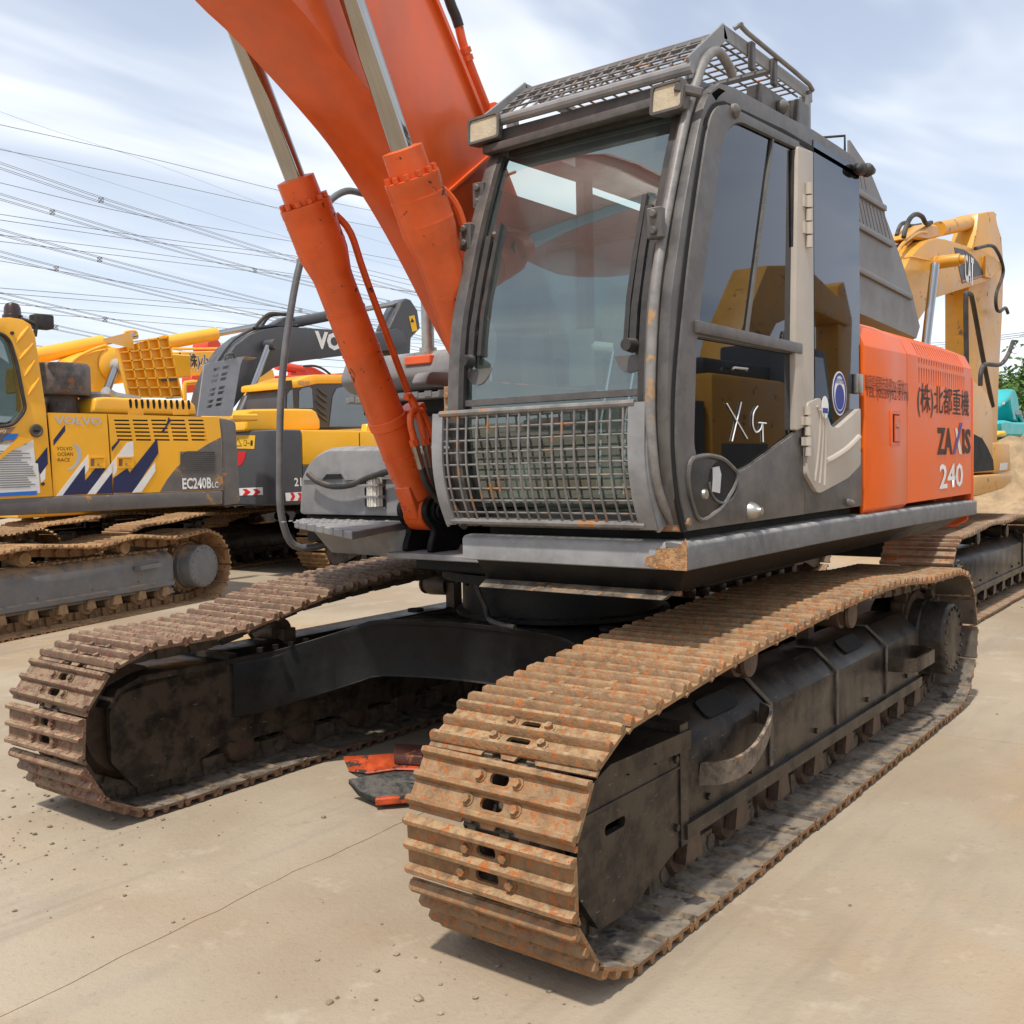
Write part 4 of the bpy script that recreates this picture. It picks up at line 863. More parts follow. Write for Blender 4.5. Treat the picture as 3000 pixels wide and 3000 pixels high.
# scratched letters on the lower pane
def scr(pxs, sm=0):
    mb = MB(); mb.tube([un(*q, 'y', YC+.001) for q in pxs], .0028, 5, sm); mb.build('scratched_letter', MT['white'], CAB)
scr([(2130, 1182), (2190, 1285)]); scr([(2172, 1178), (2145, 1293)]); scr([(2220, 1190), (2208, 1210), (2206, 1245), (2215, 1266), (2228, 1258), (2232, 1240)], 4); scr([(2223, 1238), (2245, 1240)]); scr([(2234, 1240), (2236, 1295)])
# windshield panes
def curved_pane(z0, z1, y0, y1, name, m, inset=.03):
    mb = MB(); n = 14; zs = [z0+(z1-z0)*k/n for k in range(n+1)]
    A_ = [[(fx_at(z)-inset, y, z) for y in (y0, y1)] for z in zs]
    vs = [[mb.bm.verts.new(p) for p in r] for r in A_]
    for a, b in zip(vs[:-1], vs[1:]): mb.face([a[0], a[1], b[1], b[0]])
    return mb.build(name, m, CAB)
curved_pane(1.86, 2.985, YI+.055, YC-.095, 'windshield', MT['gl_front'])
curved_pane(1.42, 1.84, YI+.055, YC-.095, 'lower_windshield', MT['gl_front'])
mb = MB(); mb.bar((fx_at(1.85)-.028, YI+.08, 1.85), (fx_at(1.85)-.028, YC-.095, 1.85), .025, .025); mb.build('windshield_rail', MT['cabgrey'], CAB)
for y in (YI+.070, YC-.11):
    mb = MB(); mb.strip([(fx_at(z)-.012, y, z) for z in [1.42+k*.075 for k in range(21)]], .03, .02, (0, 1, 0)); mb.build('windshield_seal', MT['rubber'], CAB)
mb = MB(); mb.bar((fx_at(2.96)-.02, YI+.09, 2.95), (fx_at(2.96)-.02, YC-.10, 2.95), .03, .03); mb.build('windshield_seal', MT['rubber'], CAB)
# visor strip
mb = MB(); mb.prism([(1.055, 2.955), (1.045, 3.05), (.90, 3.06), (.90, 2.97)], 'y', YI, YC-.05); mb.build('roof_header', MT['cabgrey'], CAB, bevel=.01, seg=2)
mb = MB(); mb.bar((1.085, YI, 2.955), (1.085, YC-.06, 2.975), .05, .035); mb.build('windshield_visor', MT['cabgrey'], CAB, bevel=.008, seg=2)
# wipers and wiper boots
for y, s_ in ((YI+.12, 1), (YC-.15, -1)):
    X_ = lambda z, d=.03: fx_at(z)+d-.03
    mb = MB(); mb.strip([(X_(z, .025), y, z) for z in (2.02, 2.15, 2.35, 2.55)], .028, .016, (0, 1, 0)); mb.build('wiper_arm', MT['rubber'], CAB)
    mb = MB(); mb.strip([(X_(z, .012), y+s_*.035, z) for z in (2.04, 2.2, 2.4, 2.60)], .02, .022, (0, 1, 0)); mb.build('wiper_blade', MT['rubber'], CAB)
    mb = MB(); mb.cyl((X_(2.03), y, 2.02), (X_(2.03)+.05, y, 2.02), .028, .022, 12); mb.build('wiper_pivot', MT['rubber'], CAB)
    mb = MB(); mb.plate((X_(2.06, -.004), y, 2.06), (0, 1, 0), Vector((-.17, 0, 1)).normalized(), oval(s_*.02, 0, .085, .14, 20), [], .004); mb.build('wiper_mask', MT['cabgrey'], CAB)
# corner grab tube
tb = [(.74, 1.39, 3.13), (.78, 1.39, 3.16), (.86, 1.385, 3.19), (.95, 1.38, 3.14), (1.02, 1.375, 3.04), (1.115, 1.37, 2.86), (1.225, 1.365, 2.578), (1.325, 1.365, 2.307), (1.37, 1.365, 2.10), (1.398, 1.365, 1.83), (1.388, 1.365, 1.64), (1.345, 1.365, 1.48), (1.262, 1.375, 1.372)]
mb = MB(); mb.tube([(x+.012, y, z) for x, y, z in tb], .019, 12, 5); mb.build('grab_tube', mat('worn_tube', (.20, .19, .18), .45, var=.25, scale=14, rust=.10, rust_col=(.34, .20, .09), rscale=8, dust_side=.1, bump=.1), CAB)
mb = MB(); mb.box((1.24, 1.30, 1.335), (1.285, 1.42, 1.40)); mb.cyl((1.26, 1.42, 1.37), (1.26, 1.44, 1.37), .018, .018, 8); mb.build('tube_bracket', MT['rustbr'], CAB, bevel=.005, seg=1)
# brackets on the pillars
for q, y in (((1410, 575), YI), ((1372, 695), YI), ((1925, 655), 1.36)):
    c = un(*q, 'y', y); mb = MB(); mb.box((c.x-.01, y-.03, c.z-.055), (c.x+.025, y+.03, c.z+.055)); mb.cyl((c.x+.025, y, c.z+.03), (c.x+.04, y, c.z+.03), .016, .016, 6); mb.cyl((c.x+.025, y, c.z-.03), (c.x+.04, y, c.z-.03), .016, .016, 6); mb.build('pillar_bracket', MT['cabgrey'], CAB, bevel=.004, seg=1)
c = un(1325, 1180, 'y', YI-.02); mb = MB(); mb.box((c.x-.06, YI-.06, c.z-.07), (c.x+.01, YI-.01, c.z+.07)); mb.cyl((c.x+.01, YI-.035, c.z+.03), (c.x+.025, YI-.035, c.z+.03), .016, .016, 6); mb.cyl((c.x+.01, YI-.035, c.z-.03), (c.x+.025, YI-.035, c.z-.03), .016, .016, 6); mb.build('mirror_bracket', MT['rustbr'], CAB, bevel=.004, seg=1)

# lower mesh guard
gz = spl2([(1.345, 1.348), (1.398, 1.47), (1.425, 1.62), (1.415, 1.81)], 6)
def gx(z):
    for (x0, z0), (x1, z1) in zip(gz[:-1], gz[1:]):
        if z0 <= z <= z1+1e-6: return x0+(x1-x0)*(z-z0)/(z1-z0+1e-9)
    return gz[-1][0]
g0, g1 = .395, 1.285
mb = MB()
for k in range(17):
    y = g0+(g1-g0)*(k+.4)/17; mb.tube([(x, y+.004*math.sin(k*2.1), z) for x, z in gz], .0047, 6)
for k in range(9):
    z = 1.40+k*.049; mb.tube([(gx(z)-.010, g0-.02, z), (gx(z)-.010, g1+.02, z+.004)], .0047, 6)
GU = mb.build('guard_wires', MT['mesh'], CAB, kind='stuff')
for z in (1.362, 1.808):
    mb = MB(); mb.tube([(gx(z), g0-.02, z), (gx(z), g1+.02, z)], .013, 8); mb.build('guard_rail', MT['mesh'], CAB)
for y, w in ((.365, .055), (1.315, .07)):
    mb = MB(); mb.strip([(x, y, z) for x, z in gz], w, .012, (0, 1, 0)); mb.build('guard_end_plate', MT['deckgrey'], CAB)
    s_ = 1 if y > 1 else -1
    mb = MB(); mb.strip([(x-.035, y+s_*w/2, z) for x, z in gz], .012, .06, (0, 1, 0)); mb.build('guard_end_flange', MT['deckgrey'], CAB)
# roof guard: sloping front mesh and flat top mesh in steel frames
F0, F1 = Vector((1.068, 0, 3.075)), Vector((.785, 0, 3.300)); GL, GR = 1.365, .395
mb = MB(); fd = (F1-F0)
n = 15
for k in range(n+1):
    y = GR+(GL-GR)*k/n; mb.tube([(F0.x, y, F0.z), (F1.x, y, F1.z)], .0050, 6)
for k in range(5):
    p = F0.lerp(F1, (k+.7)/5); mb.tube([(p.x, GR, p.z+.006), (p.x, GL, p.z+.006)], .0046, 6)
for k in range(n+1):
    y = GR+(GL-GR)*k/n; mb.tube([(F1.x, y, F1.z), (-.16, y, F1.z+.01)], .0048, 6)
for k in range(15):
    x = F1.x-.06*(k+.6); mb.tube([(x, GR, F1.z+.012), (x, GL, F1.z+.012)], .0048, 6)
mb.build('roof_guard_wires', MT['mesh'], CAB, kind='stuff')
mb = MB(); mb.tube([(F0.x, GR-.02, F0.z), (F0.x, GL+.01, F0.z)], .022, 10); mb.build('roof_guard_rail', MT['deckgrey'], CAB)
for y in (GR-.01, GL):
    mb = MB(); mb.bar((F0.x+.01, y, F0.z+.005), (F1.x-.02, y, F1.z+.008), .010, .066); mb.bar((F1.x, y, F1.z), (-.17, y, F1.z), .010, .06); mb.build('roof_guard_side', MT['deckgrey'], CAB, bevel=.003, seg=1)
for x in (F1.x, .30, -.16):
    mb = MB(); mb.bar((x, GR, F1.z-.015), (x, GL, F1.z-.015), .045, .012); mb.build('roof_guard_crossbar', MT['deckgrey'], CAB)
mb = MB(); mb.tube([(.70, 1.375, 3.335), (.68, 1.40, 3.35), (.63, 1.40, 3.335), (-.05, 1.40, 3.315), (-.08, 1.38, 3.29)], .010, 8, 3); mb.build('guard_latch_rod', MT['mesh'], CAB)
for x in (.55, .32):
    mb = MB(); mb.box((x-.018, 1.372, 3.21), (x+.018, 1.395, 3.325)); mb.build('guard_clip', MT['cabgrey'], CAB, bevel=.004, seg=1)
for x, y in ((.93, 1.30), (-.10, 1.36), (-.10, .42), (.93, .42)):
    mb = MB(); mb.box((x-.02, y-.02, 3.03), (x+.02, y+.02, 3.28 if x < .5 else 3.15)); mb.build('roof_guard_post', MT['deckgrey'], CAB)
c = un(2345, 320, 'y', 1.38); mb = MB(); mb.box((c.x-.06, 1.32, 3.10), (c.x+.07, 1.40, 3.22)); mb.build('guard_foot', MT['cabgrey'], CAB, bevel=.006, seg=1)
mb = MB(); mb.box((.10, 1.30, 3.10), (.42, 1.37, 3.20)); mb.lathe((.24, 1.37, 3.14), (0, 1, 0), [(0, .03), (.02, .035), (.04, .02), (.05, .004)], 12); mb.build('roof_bracket', MT['cabgrey'], CAB, bevel=.01, seg=1)
mb = MB(); mb.tube([(-.56, 1.20, 3.10), (-.56, 1.20, 3.23), (-.64, 1.36, 3.23), (-.64, 1.36, 3.10)], .008, 6); mb.build('roof_handle', MT['rubber'], CAB)
mb = MB(); mb.box((-.50, 1.25, 3.10), (-.40, 1.34, 3.17)); mb.build('roof_stop', MT['rubber'], CAB, bevel=.006, seg=1)
# tinted roof hatch visible from below
mb = MB(); mb.box((-.2, .55, 2.955), (.75, 1.25, 2.962)); mb.build('roof_hatch', MT['gl_top'], CAB)
# work lamps
def lamp(c, u, v, w, h, nm='work_lamp'):
    c = Vector(c); u = Vector(u).normalized(); v = Vector(v).normalized(); n = u.cross(v)
    mb = MB(); fr_ = [c+u*a*w/2+v*b*h/2 for a, b in ((-1, -1), (1, -1), (1, 1), (-1, 1))]; bk = [c-n*.075+u*a*w/2*.78+v*b*h/2*.72 for a, b in ((-1, -1), (1, -1), (1, 1), (-1, 1))]
    mb.loft([bk, fr_]); L = mb.build(nm, MT['cabgrey'], CAB, bevel=.010, seg=2)
    mb = MB(); mb.plate(c+n*.004, u, v, rpoly(rect(-w/2*.88, -h/2*.85, w/2*.88, h/2*.85), .012, 3), [], .012); mb.build('lamp_lens', MT['lens'], CAB)
    # the dull bezel standing proud of the lens
    mb = MB(); mb.plate(c+n*.012, u, v, rpoly(rect(-w/2, -h/2, w/2, h/2), .016, 3), [rpoly(rect(-w/2*.86, -h/2*.82, w/2*.86, h/2*.82), .012, 3)], .014); mb.build('lamp_bezel', MT['cabgrey'], CAB)
c = un(1957, 286, 'x', 1.15); lamp(c, (.12, 1, -.03), (-.12, .02, 1), .150, .116)
c = un(1418, 378, 'x', 1.12); lamp(c, (-.25, 1, .13), (-.12, -.06, 1), .150, .116)
c = un(2005, 262, 'x', 1.14); mb = MB(); mb.bar((c.x+.02, c.y-.03, c.z+.01), (c.x-.03, c.y+.06, c.z-.02), .03, .035); mb.build('lamp_bracket', MT['cabgrey'], CAB, bevel=.006, seg=1)
mb = MB(); c = un(1450, 425, 'x', 1.06); mb.bar((c.x, c.y-.04, c.z), (c.x-.04, c.y+.05, c.z-.04), .03, .04); mb.build('lamp_bracket', MT['cabgrey'], CAB, bevel=.006, seg=1)

# ---- cab interior
mb = MB(); mb.box((-.62, YI+.055, 1.43), (-.60, YC-.06, 2.0)); mb.build('rear_trim', MT['innerl'], CAB)
mb = MB(); mb.box((-.60, .45, 1.40), (.95, 1.38, 1.43)); mb.box((-.58, .47, 1.43), (-.25, 1.36, 2.05)); mb.build('cab_floor', MT['inner'], CAB, bevel=.01, seg=1)
mb = MB(); mb.box((-.20, .66, 1.60), (.38, 1.16, 1.76)); mb.loft([[(-.18, .66, 1.74), (-.05, .66, 1.74), (-.05, 1.16, 1.74), (-.18, 1.16, 1.74)], [(-.30, .70, 2.30), (-.20, .70, 2.32), (-.20, 1.12, 2.32), (-.30, 1.12, 2.30)]])
mb.loft([[(-.30, .80, 2.32), (-.20, .80, 2.32), (-.20, 1.02, 2.32), (-.30, 1.02, 2.32)], [(-.34, .80, 2.55), (-.24, .80, 2.56), (-.24, 1.02, 2.56), (-.34, 1.02, 2.55)]]); mb.build('operator_seat', MT['seat'], CAB, bevel=.035, seg=3)
for y in (.55, 1.26):
    mb = MB(); mb.box((-.15, y-.075, 1.43), (.40, y+.075, 1.86)); mb.build('side_console', MT['innerl'], CAB, bevel=.03, seg=2)
    mb = MB(); mb.tube([(.30, y, 1.86), (.34, y, 2.0)], .014, 8); mb.lathe((.335, y, 1.98), (.2, 0, 1), [(0, .02), (.02, .03), (.10, .034), (.14, .02), (.145, .003)], 12); mb.build('joystick', MT['inner'], CAB)
mb = MB(); mb.box((.52, .47, 1.95), (.60, .62, 2.22)); mb.build('monitor', MT['innerl'], CAB, bevel=.02, seg=2)
for y in (.84, .96):
    mb = MB(); mb.tube([(.93, y, 1.42), (.90, y, 1.78), (.80, y+.01, 2.10)], .011, 8); mb.build('travel_lever', MT['chrome'], CAB)
    mb = MB(); mb.lathe((.80, y+.01, 2.09), (0, 1 if y > .9 else -1, .15), [(0, .01), (.0, .02), (.10, .022), (.12, .004)], 10); mb.cyl((.80, y+.01, 2.06), (.80, y+.01, 2.10), .018, .02, 8); mb.build('lever_grip', MT['seat'], CAB)
    mb = MB(); mb.box((.88, y-.045, 1.44), (1.06, y+.045, 1.46)); mb.build('travel_pedal', MT['rubber'], CAB, bevel=.006, seg=1)
mb = MB(); mb.box((1.02, .47, 1.43), (1.12, .60, 1.60)); mb.build('foot_switch', MT['innerl'], CAB, bevel=.02, seg=2)
mb = MB(); mb.box((1.04, 1.14, 1.60), (1.14, 1.28, 1.70)); mb.build('warning_card', mat('pale_green_card', (.55, .68, .50), .7), CAB)
mb = MB(); mb.tube([(-.62, YI+.10, 2.2), (-.62, YI+.10, 2.92), (-.62, YC-.12, 2.92), (-.62, YC-.12, 2.2)], .02, 8); mb.build('rear_window_frame', MT['cabgrey'], CAB)
mb = MB(); mb.box((-.665, YI+.05, 2.0), (-.655, YC-.06, 2.92)); mb.build('rear_window', MT['gl_back'], CAB)
mb = MB(); mb.box((-.60, YI+.01, 1.96), (.29, YI+.018, 2.93)); mb.box((.39, YI+.01, 1.96), (1.10, YI+.018, 2.80)); mb.build('side_window', MT['gl_back'], CAB)

# ================================================================= OTHER MACHINES
def pprism(root, pxs, y, th, name, m, bevel=.012, r=0.0, seg=1, label=None, parent=None):
    """plate or box section whose outline was surveyed on the vertical plane y; th = thickness away from the camera"""
    L = xz(pxs, y)
    if r: L = rpoly(L, r, 3)
    mb = MB(); mb.prism(L, 'y', y-th, y); return mb.build(name, m, parent or root, bevel=bevel, seg=seg, ang=40, label=label)
def prod(root, a, b, y, r, name, m, n=14):
    mb = MB(); mb.cyl(un(*a, 'y', y), un(*b, 'y', y), r, r, n); return mb.build(name, m, root)
def ptube(root, pxs, y, r, name, m, sm=4, n=8):
    mb = MB(); mb.tube([un(*q, 'y', y) for q in pxs], r, n, sm); return mb.build(name, m, root)
def pplate(root, pxs, y, name, m, t=.002, holes=()):
    L = [(-a, b) for a, b in xz(pxs, y)]; H = [[(-a, b) for a, b in xz(h, y)] for h in holes]
    mb = MB(); mb.plate((0, y, 0), U_, V_, L, H, t); return mb.build(name, m, root)
def ptext(root, body, a, b, y, m, bold=0, t=.004, shear=0):
    p = un(*a, 'y', y); q = un(*b, 'y', y); text(body, root, (p.x, y, p.z), U_, V_, p.x-q.x, q.z-p.z, m, 'lettering', bold, shear, t)
MESH_S = shoe_mesh(.62, MT['shoe3'], False); MESH_V = shoe_mesh(.70, MT['shoe3'], True); MESH_C = shoe_mesh(.62, mat('dark_rusty_steel', (.22, .145, .09), .75, var=.4, dust=.7, dust_col=(.44, .32, .20), rust=.2, bump=.4), False)
def tracks(root, c, yaw, half, sp):
    for s_ in (1, -1):
        T = Matrix.Translation(c) @ Matrix.Rotation(yaw, 4, 'Z') @ Matrix.Translation((0, s_*half, 0)); make_track(root, T, s_, sp)
SPB = dict(W=.62, idler=(1.85, .41, .385), sprocket=(-1.85, .44, .41), top=[(-1.3, .86), (-.7, .90), (0, .88), (.7, .90), (1.3, .83)], mframe=MT['frame'], mlink=MT['link'], carriers=((.7, .74), (-.6, .76)), mesh=MESH_S, chain=False, fx=(1.40, -1.45))
BLACKBODY = MT['black']

# ---- yellow excavator with navy and white stripes (left)
VC = Vector((-.3, -8.3, 0)); YV = -7.1
VO = thing('excavator', 'yellow excavator with navy and white stripes and EC240B lettering at the left edge', 'excavator', VC)
k = lambda x, y: (x*.5176, 800+y*.5176)
q9 = lambda x, y: (x*.31056, 900+y*.31056)
vy = R_(14.5); vn = Vector((-math.sin(vy), math.cos(vy), 0))
d = ray(593, 1675); t = ((VC-CAM).dot(vn)+1.62)/d.dot(vn); hubp = CAM+d*t
vx = (hubp-VC).dot(Vector((math.cos(vy), math.sin(vy), 0)))
SPV = dict(SPB, W=.70, mesh=MESH_V, chain=True, mframe=MT['clayframe'], mlink=MT['linkclay'], mroll=MT['clay'], mhub=MT['clayframe'], idler=(vx+3.75, .41, .385), sprocket=(vx, max(.42, hubp.z), .43),
           top=[(vx+.55, .80), (vx+1.15, .86), (vx+1.7, .80), (vx+2.5, .86), (vx+3.2, .82)], carriers=((vx+1.15, .74), (vx+2.5, .74)), fx=(vx+3.2, vx+.42), nose=False, hub=(.26, .30), rollers=[vx+.55+.38*j for j in range(9)])
tracks(VO, VC, vy, 1.36, SPV)
Tn = Matrix.Translation(VC) @ Matrix.Rotation(vy, 4, 'Z') @ Matrix.Translation((0, 1.36, 0))
mb = MB()
for j in range(260):
    p = Tn @ Vector((vx+rnd.uniform(.5, 2.4), rnd.uniform(-.12, .15), .665)); mb.blob(p, rnd.uniform(.01, .035), j, 1, (1.2, 1.2, .7))
mb.build('clay_clods', MT['clay'], VO, kind='stuff')
mb = MB(); mb.strip([Tn @ Vector(q) for q in ((vx+1.05, .19, .50), (vx+1.03, .25, .50), (vx+.70, .25, .51), (vx+.68, .19, .51))], .05, .02, (0, 0, 1)); mb.build('side_step', MT['clayframe'], VO)
mb = MB(); mb.lathe((VC.x, VC.y, .55), (0, 0, 1), [(0, .3), (0, .8), (.25, .75), (.26, .6), (.55, .6), (.55, .2)], 32); mb.box((VC.x-.6, VC.y-1.1, .45), (VC.x+.6, VC.y+1.1, .78)); mb.build('carbody_frame', MT['black'], VO)
zs_ = lambda *pts: [k(*p) for p in pts]
YB = YV-.02
pprism(VO, zs_((-500, 1300), (-500, 1400), (0, 1375), (640, 1345), (1262, 1310), (1265, 1230), (640, 1252), (0, 1275)), YV+.03, 2.55, 'deck_skirt', MT['strip'], bevel=.03, seg=2)
pprism(VO, zs_((1240, 816), (1320, 832), (1338, 850), (1362, 1285), (1350, 1305), (1270, 1318)), YV, 2.6, 'counterweight', MT['strip'], bevel=.05, seg=3)
pprism(VO, zs_((612, 798), (1240, 816), (1265, 1228), (640, 1250)), YV, .04, 'side_panel', MT['yellow'], bevel=.008)
# panel with louvre openings
lou = []
for c_ in range(5):
    for r_ in range(6):
        x0 = 645+c_*105+r_*4; y0 = 829+r_*22; lou.append(zs_((x0, y0), (x0+86, y0+1), (x0+87, y0+10), (x0+1, y0+9)))
pplate(VO, zs_((614, 799), (1240, 816), (1252, 930), (1258, 1100), (1266, 1228), (641, 1250), (628, 1000)), YV+.012, 'louvre_panel', MT['yellow'], .010, lou)
pplate(VO, zs_((638, 822), (1152, 830), (1158, 960), (645, 956)), YV+.0015, 'louvre_backing', MT['blackflat'], .001)
pplate(VO, zs_((270, 790), (605, 797), (634, 1250), (303, 1264), (290, 1000)), YV+.012, 'service_door', MT['yellow'], .012)
pprism(VO, zs_((262, 800), (612, 800), (640, 1250), (300, 1262)), YV-.01, .05, 'body_shell', MT['blackflat'], bevel=0)
mb = MB(); mb.box((-3.05, -9.55, 1.25), (-.95, YV-.08, 2.16)); mb.build('engine_body', MT['blackflat'], VO)
# charcoal quarter circle and mesh
arc = [(1250, 930), (1180, 965), (1080, 1030), (1000, 1100), (945, 1170), (905, 1238), (1266, 1226), (1258, 1100)]
pplate(VO, zs_(*arc), YV+.0145, 'painted_panel', MT['strip'], .002)
pplate(VO, zs_((1022, 1030), (1060, 1008), (1215, 1008), (1215, 1120), (1022, 1124)), YV+.0165, 'mesh_backing', MT['blackflat'], .001)
mb = MB()
for j in range(11):
    a = un(*k(1020, 1014+j*11), 'y', YV+.018); b = un(*k(1216, 1011+j*11), 'y', YV+.018); mb.bar(a, b, .004, .012)
for j in range(16):
    for r_ in range(10):
        a = un(*k(1026+j*12.5+(r_ % 2)*6, 1017+r_*11), 'y', YV+.018); mb.box((a.x-.005, a.y-.002, a.z-.03), (a.x+.005, a.y+.002, a.z))
mb.build('vent_mesh', MT['strip'], VO, kind='stuff')
ptext(VO, 'EC240B', k(1032, 1225), k(1195, 1155), YV+.017, MT['white'], .03); ptext(VO, 'LC', k(1200, 1216), k(1234, 1180), YV+.017, MT['white'], .02)
ptext(VO, 'VOLVO', k(308, 856), k(572, 816), YV+.013, MT['silver'], .03)
for j, w_ in enumerate(('VOLVO', 'OCEAN', 'RACE')): ptext(VO, w_, k(321+j*3, 1004+j*32), k(408+j*4-(22 if j == 2 else 0), 983+j*32), YV+.013, MT['brown'], .0)
cres = [(405, 962), (440, 975), (462, 1005), (462, 1045), (440, 1085), (410, 1115), (375, 1118), (410, 1095), (432, 1060), (438, 1020), (425, 985)]
pplate(VO, zs_(*cres), YV+.013, 'emblem_sail', MT['silver'])
# navy and white stripes
def stripe(pts, m, y=YV+.0135): pplate(VO, zs_(*pts), y, 'painted_stripe', m)
stripe([(302, 945), (368, 858), (370, 893), (303, 978)], MT['navy'])
stripe([(318, 1262), (500, 1026), (502, 1110), (482, 1140), (365, 1258)], MT['white'])
stripe([(355, 1258), (480, 1088), (482, 1175), (540, 1105), (600, 1105), (500, 1252)], MT['navy'], YV+.016)
stripe([(494, 1252), (634, 1072), (635, 1130), (545, 1250)], MT['white'], YV+.0185)
stripe([(543, 1250), (634, 1130), (635, 1247)], MT['navy'], YV+.0205)
stripe([(634, 1072), (720, 960), (754, 952), (757, 1040), (700, 1040), (640, 1160)], MT['white'])
stripe([(640, 1245), (642, 1160), (720, 1105), (735, 1130), (890, 935), (897, 1020), (750, 1243)], MT['navy'], YV+.016)
stripe([(748, 1243), (878, 1070), (880, 1120), (800, 1240)], MT['white'], YV+.0185)
stripe([(633, 985), (680, 935), (676, 955), (635, 1010)], MT['navy'], YV+.0185)
stripe([(915, 895), (940, 862), (955, 815), (968, 835), (930, 895)], MT['navy'], YV+.016)
stripe([(200, 1070), (268, 985), (272, 1080), (228, 1140)], MT['navy'], YV+.03)
stripe([(226, 1142), (258, 1095), (256, 1165), (232, 1190)], MT['white'], YV+.03)
for x in (503, 662):
    pplate(VO, zs_((x, 1040), (x+95, 1038), (x+95, 1103), (x, 1105)), YV+.024, 'latch_frame', MT['yellow'], .012, [zs_((x+10, 1050), (x+86, 1048), (x+86, 1092), (x+10, 1094))])
    pplate(VO, zs_((x+9, 1048), (x+87, 1046), (x+87, 1094), (x+9, 1096)), YV+.0145, 'latch_recess', MT['rustbr'])
    pplate(VO, zs_((x+32, 1052), (x+86, 1050), (x+86, 1090), (x+32, 1092)), YV+.018, 'latch_flap', MT['yellow'])
    c = un(*k(x+52, 1080), 'y', YV+.018); mb = MB(); mb.cyl(c, c+Vector((0, .012, 0)), .012, .010, 10); mb.build('lock_cylinder', MT['steel'], VO)
# cab of the striped excavator: rear pillar and windows
cabp = [(-260, 300), (-200, 262), (60, 250), (130, 262), (175, 290), (200, 350), (262, 770), (303, 1265), (-500, 1310), (-520, 900)]
win = [(-200, 400), (-60, 335), (15, 345), (55, 385), (95, 520), (142, 765), (120, 805), (70, 860), (-200, 890)]
mb = MB(); L = [(-a, b) for a, b in xz(zs_(*cabp), YV+.026)]; Hh = rpoly([(-a, b) for a, b in xz(zs_(*win), YV+.026)], .06, 4)
mb.plate((0, YV+.026, 0), U_, V_, L, [Hh], .08); VCAB = mb.build('cab', MT['yellow'], VO, bevel=.015, seg=2, ang=60)
pplate(VCAB, zs_(*win), YV-.02, 'cab_window', MT['gl_back'], .006)
mb = MB(); Lw = [(-a, YV+.028, b) for a, b in Hh]; mb.tube(Lw+[Lw[0]], .02, 6); mb.build('window_seal', MT['rubber'], VCAB)
a = un(*k(130, 262), 'y', YV); mb = MB(); mb.box((a.x+.02, YV-1.0, 3.03), (a.x+1.9, YV-.054, 3.13)); mb.box((a.x-.05, YV-1.0, 1.3), (a.x+.10, YV-.95, 3.03)); mb.box((a.x, YV-1.0, 1.3), (a.x+1.9, YV-.06, 2.0)); mb.build('cab_shell', MT['dkgrey'], VCAB, bevel=.03)
for j, (x0, y0, x1, y1) in enumerate(((85, 395, 165, 305), (105, 490, 190, 400), (135, 585, 200, 495), (155, 690, 225, 595))):
    a = un(*k(x0+4, y0), 'y', YV+.03); b = un(*k(x1-4, y1), 'y', YV+.03); mb = MB(); mb.tube([a, a.lerp(b, .5), b], [.006, .02, .012], 8); mb.build('pillar_rib', MT['yellow'], VCAB)
c = un(*k(205, 892), 'y', YV+.03); mb = MB(); mb.lathe(c, (0, 1, 0), [(0, .07), (.02, .066), (.02, .045), (.012, .04), (.012, .003)], 20); mb.build('emblem_cap', mat('cap_grey', (.10, .08, .06), .6), VCAB)
pplate(VCAB, zs_((190, 888), (224, 888), (224, 900), (190, 900)), YV+.062, 'cap_slot', MT['blackflat'])
for x, y in ((68, 340), (242, 1193)): c = un(*k(x, y), 'y', YV+.03); mb = MB(); mb.cyl(c, c+Vector((0, .012, 0)), .02, .018, 10); mb.build('bolt', MT['rubber'], VCAB)
ptext(VCAB, 'VO', k(-8, 903), k(34, 885), YV+.034, MT['white'], .03)
mb = MB(); L = [(-a, b) for a, b in xz(zs_((-120, 900), (90, 870), (0, 975), (-120, 1040)), YV+.029)]; mb.plate((0, YV+.031, 0), U_, V_, L, [], .003); mb.build('dark_decal', MT['strip'], VCAB)
pplate(VCAB, zs_((-200, 1000), (188, 940), (200, 1075), (215, 1078), (228, 1245), (-200, 1268)), YV+.036, 'paper_notice', MT['paper'])
pplate(VCAB, zs_((50, 910), (108, 910), (82, 945), (8, 948)), YV+.039, 'notice_header', MT['blue']); pplate(VCAB, zs_((-200, 1255), (210, 1232), (210, 1255), (-200, 1275)), YV+.039, 'notice_footer', MT['blue'])
pplate(VCAB, zs_((-10, 1040), (110, 925), (190, 940), (60, 1010), (-10, 1065)), YV+.043, 'yellow_flash', MT['yellow'])
ptext(VCAB, '挖掘机安全操作规程', k(-160, 972), k(150, 954), YV+.038, MT['greytext'], .01)
for j in range(17):
    a = un(*k(-100, 1010+j*13), 'y', YV+.0385); x1 = rnd.uniform(120, 182) if j < 6 else rnd.uniform(150, 205); b = un(*k(x1, 1008+j*12.5), 'y', YV+.0385)
    mb = MB(); mb.bar(a, b, .001, .012); mb.build('printed_line', MT['greytext'], VCAB)
# beacon, mirror
c = un(*k(72, 262), 'y', YV-.3); mb = MB(); mb.lathe(c, (0, 0, 1), [(0, .01), (0, .10), (.04, .10), (.05, .085), (.12, .08), (.16, .06), (.175, .02), (.176, .002)], 18); mb.build('beacon', mat('amber_brown_lens', (.045, .02, .015), .3), VCAB)
mb = MB(); a = un(*k(238, 282), 'y', YV-.1); mb.box((a.x-.12, a.y-.12, a.z-.06), (a.x+.08, a.y+.03, a.z+.09)); mb.build('work_lamp', MT['rubber'], VCAB, bevel=.02, seg=2)
ptube(VCAB, [(60, 935), (90, 944), (104, 955), (102, 985)], YV-.08, .022, 'lamp_arm', MT['rubber'])
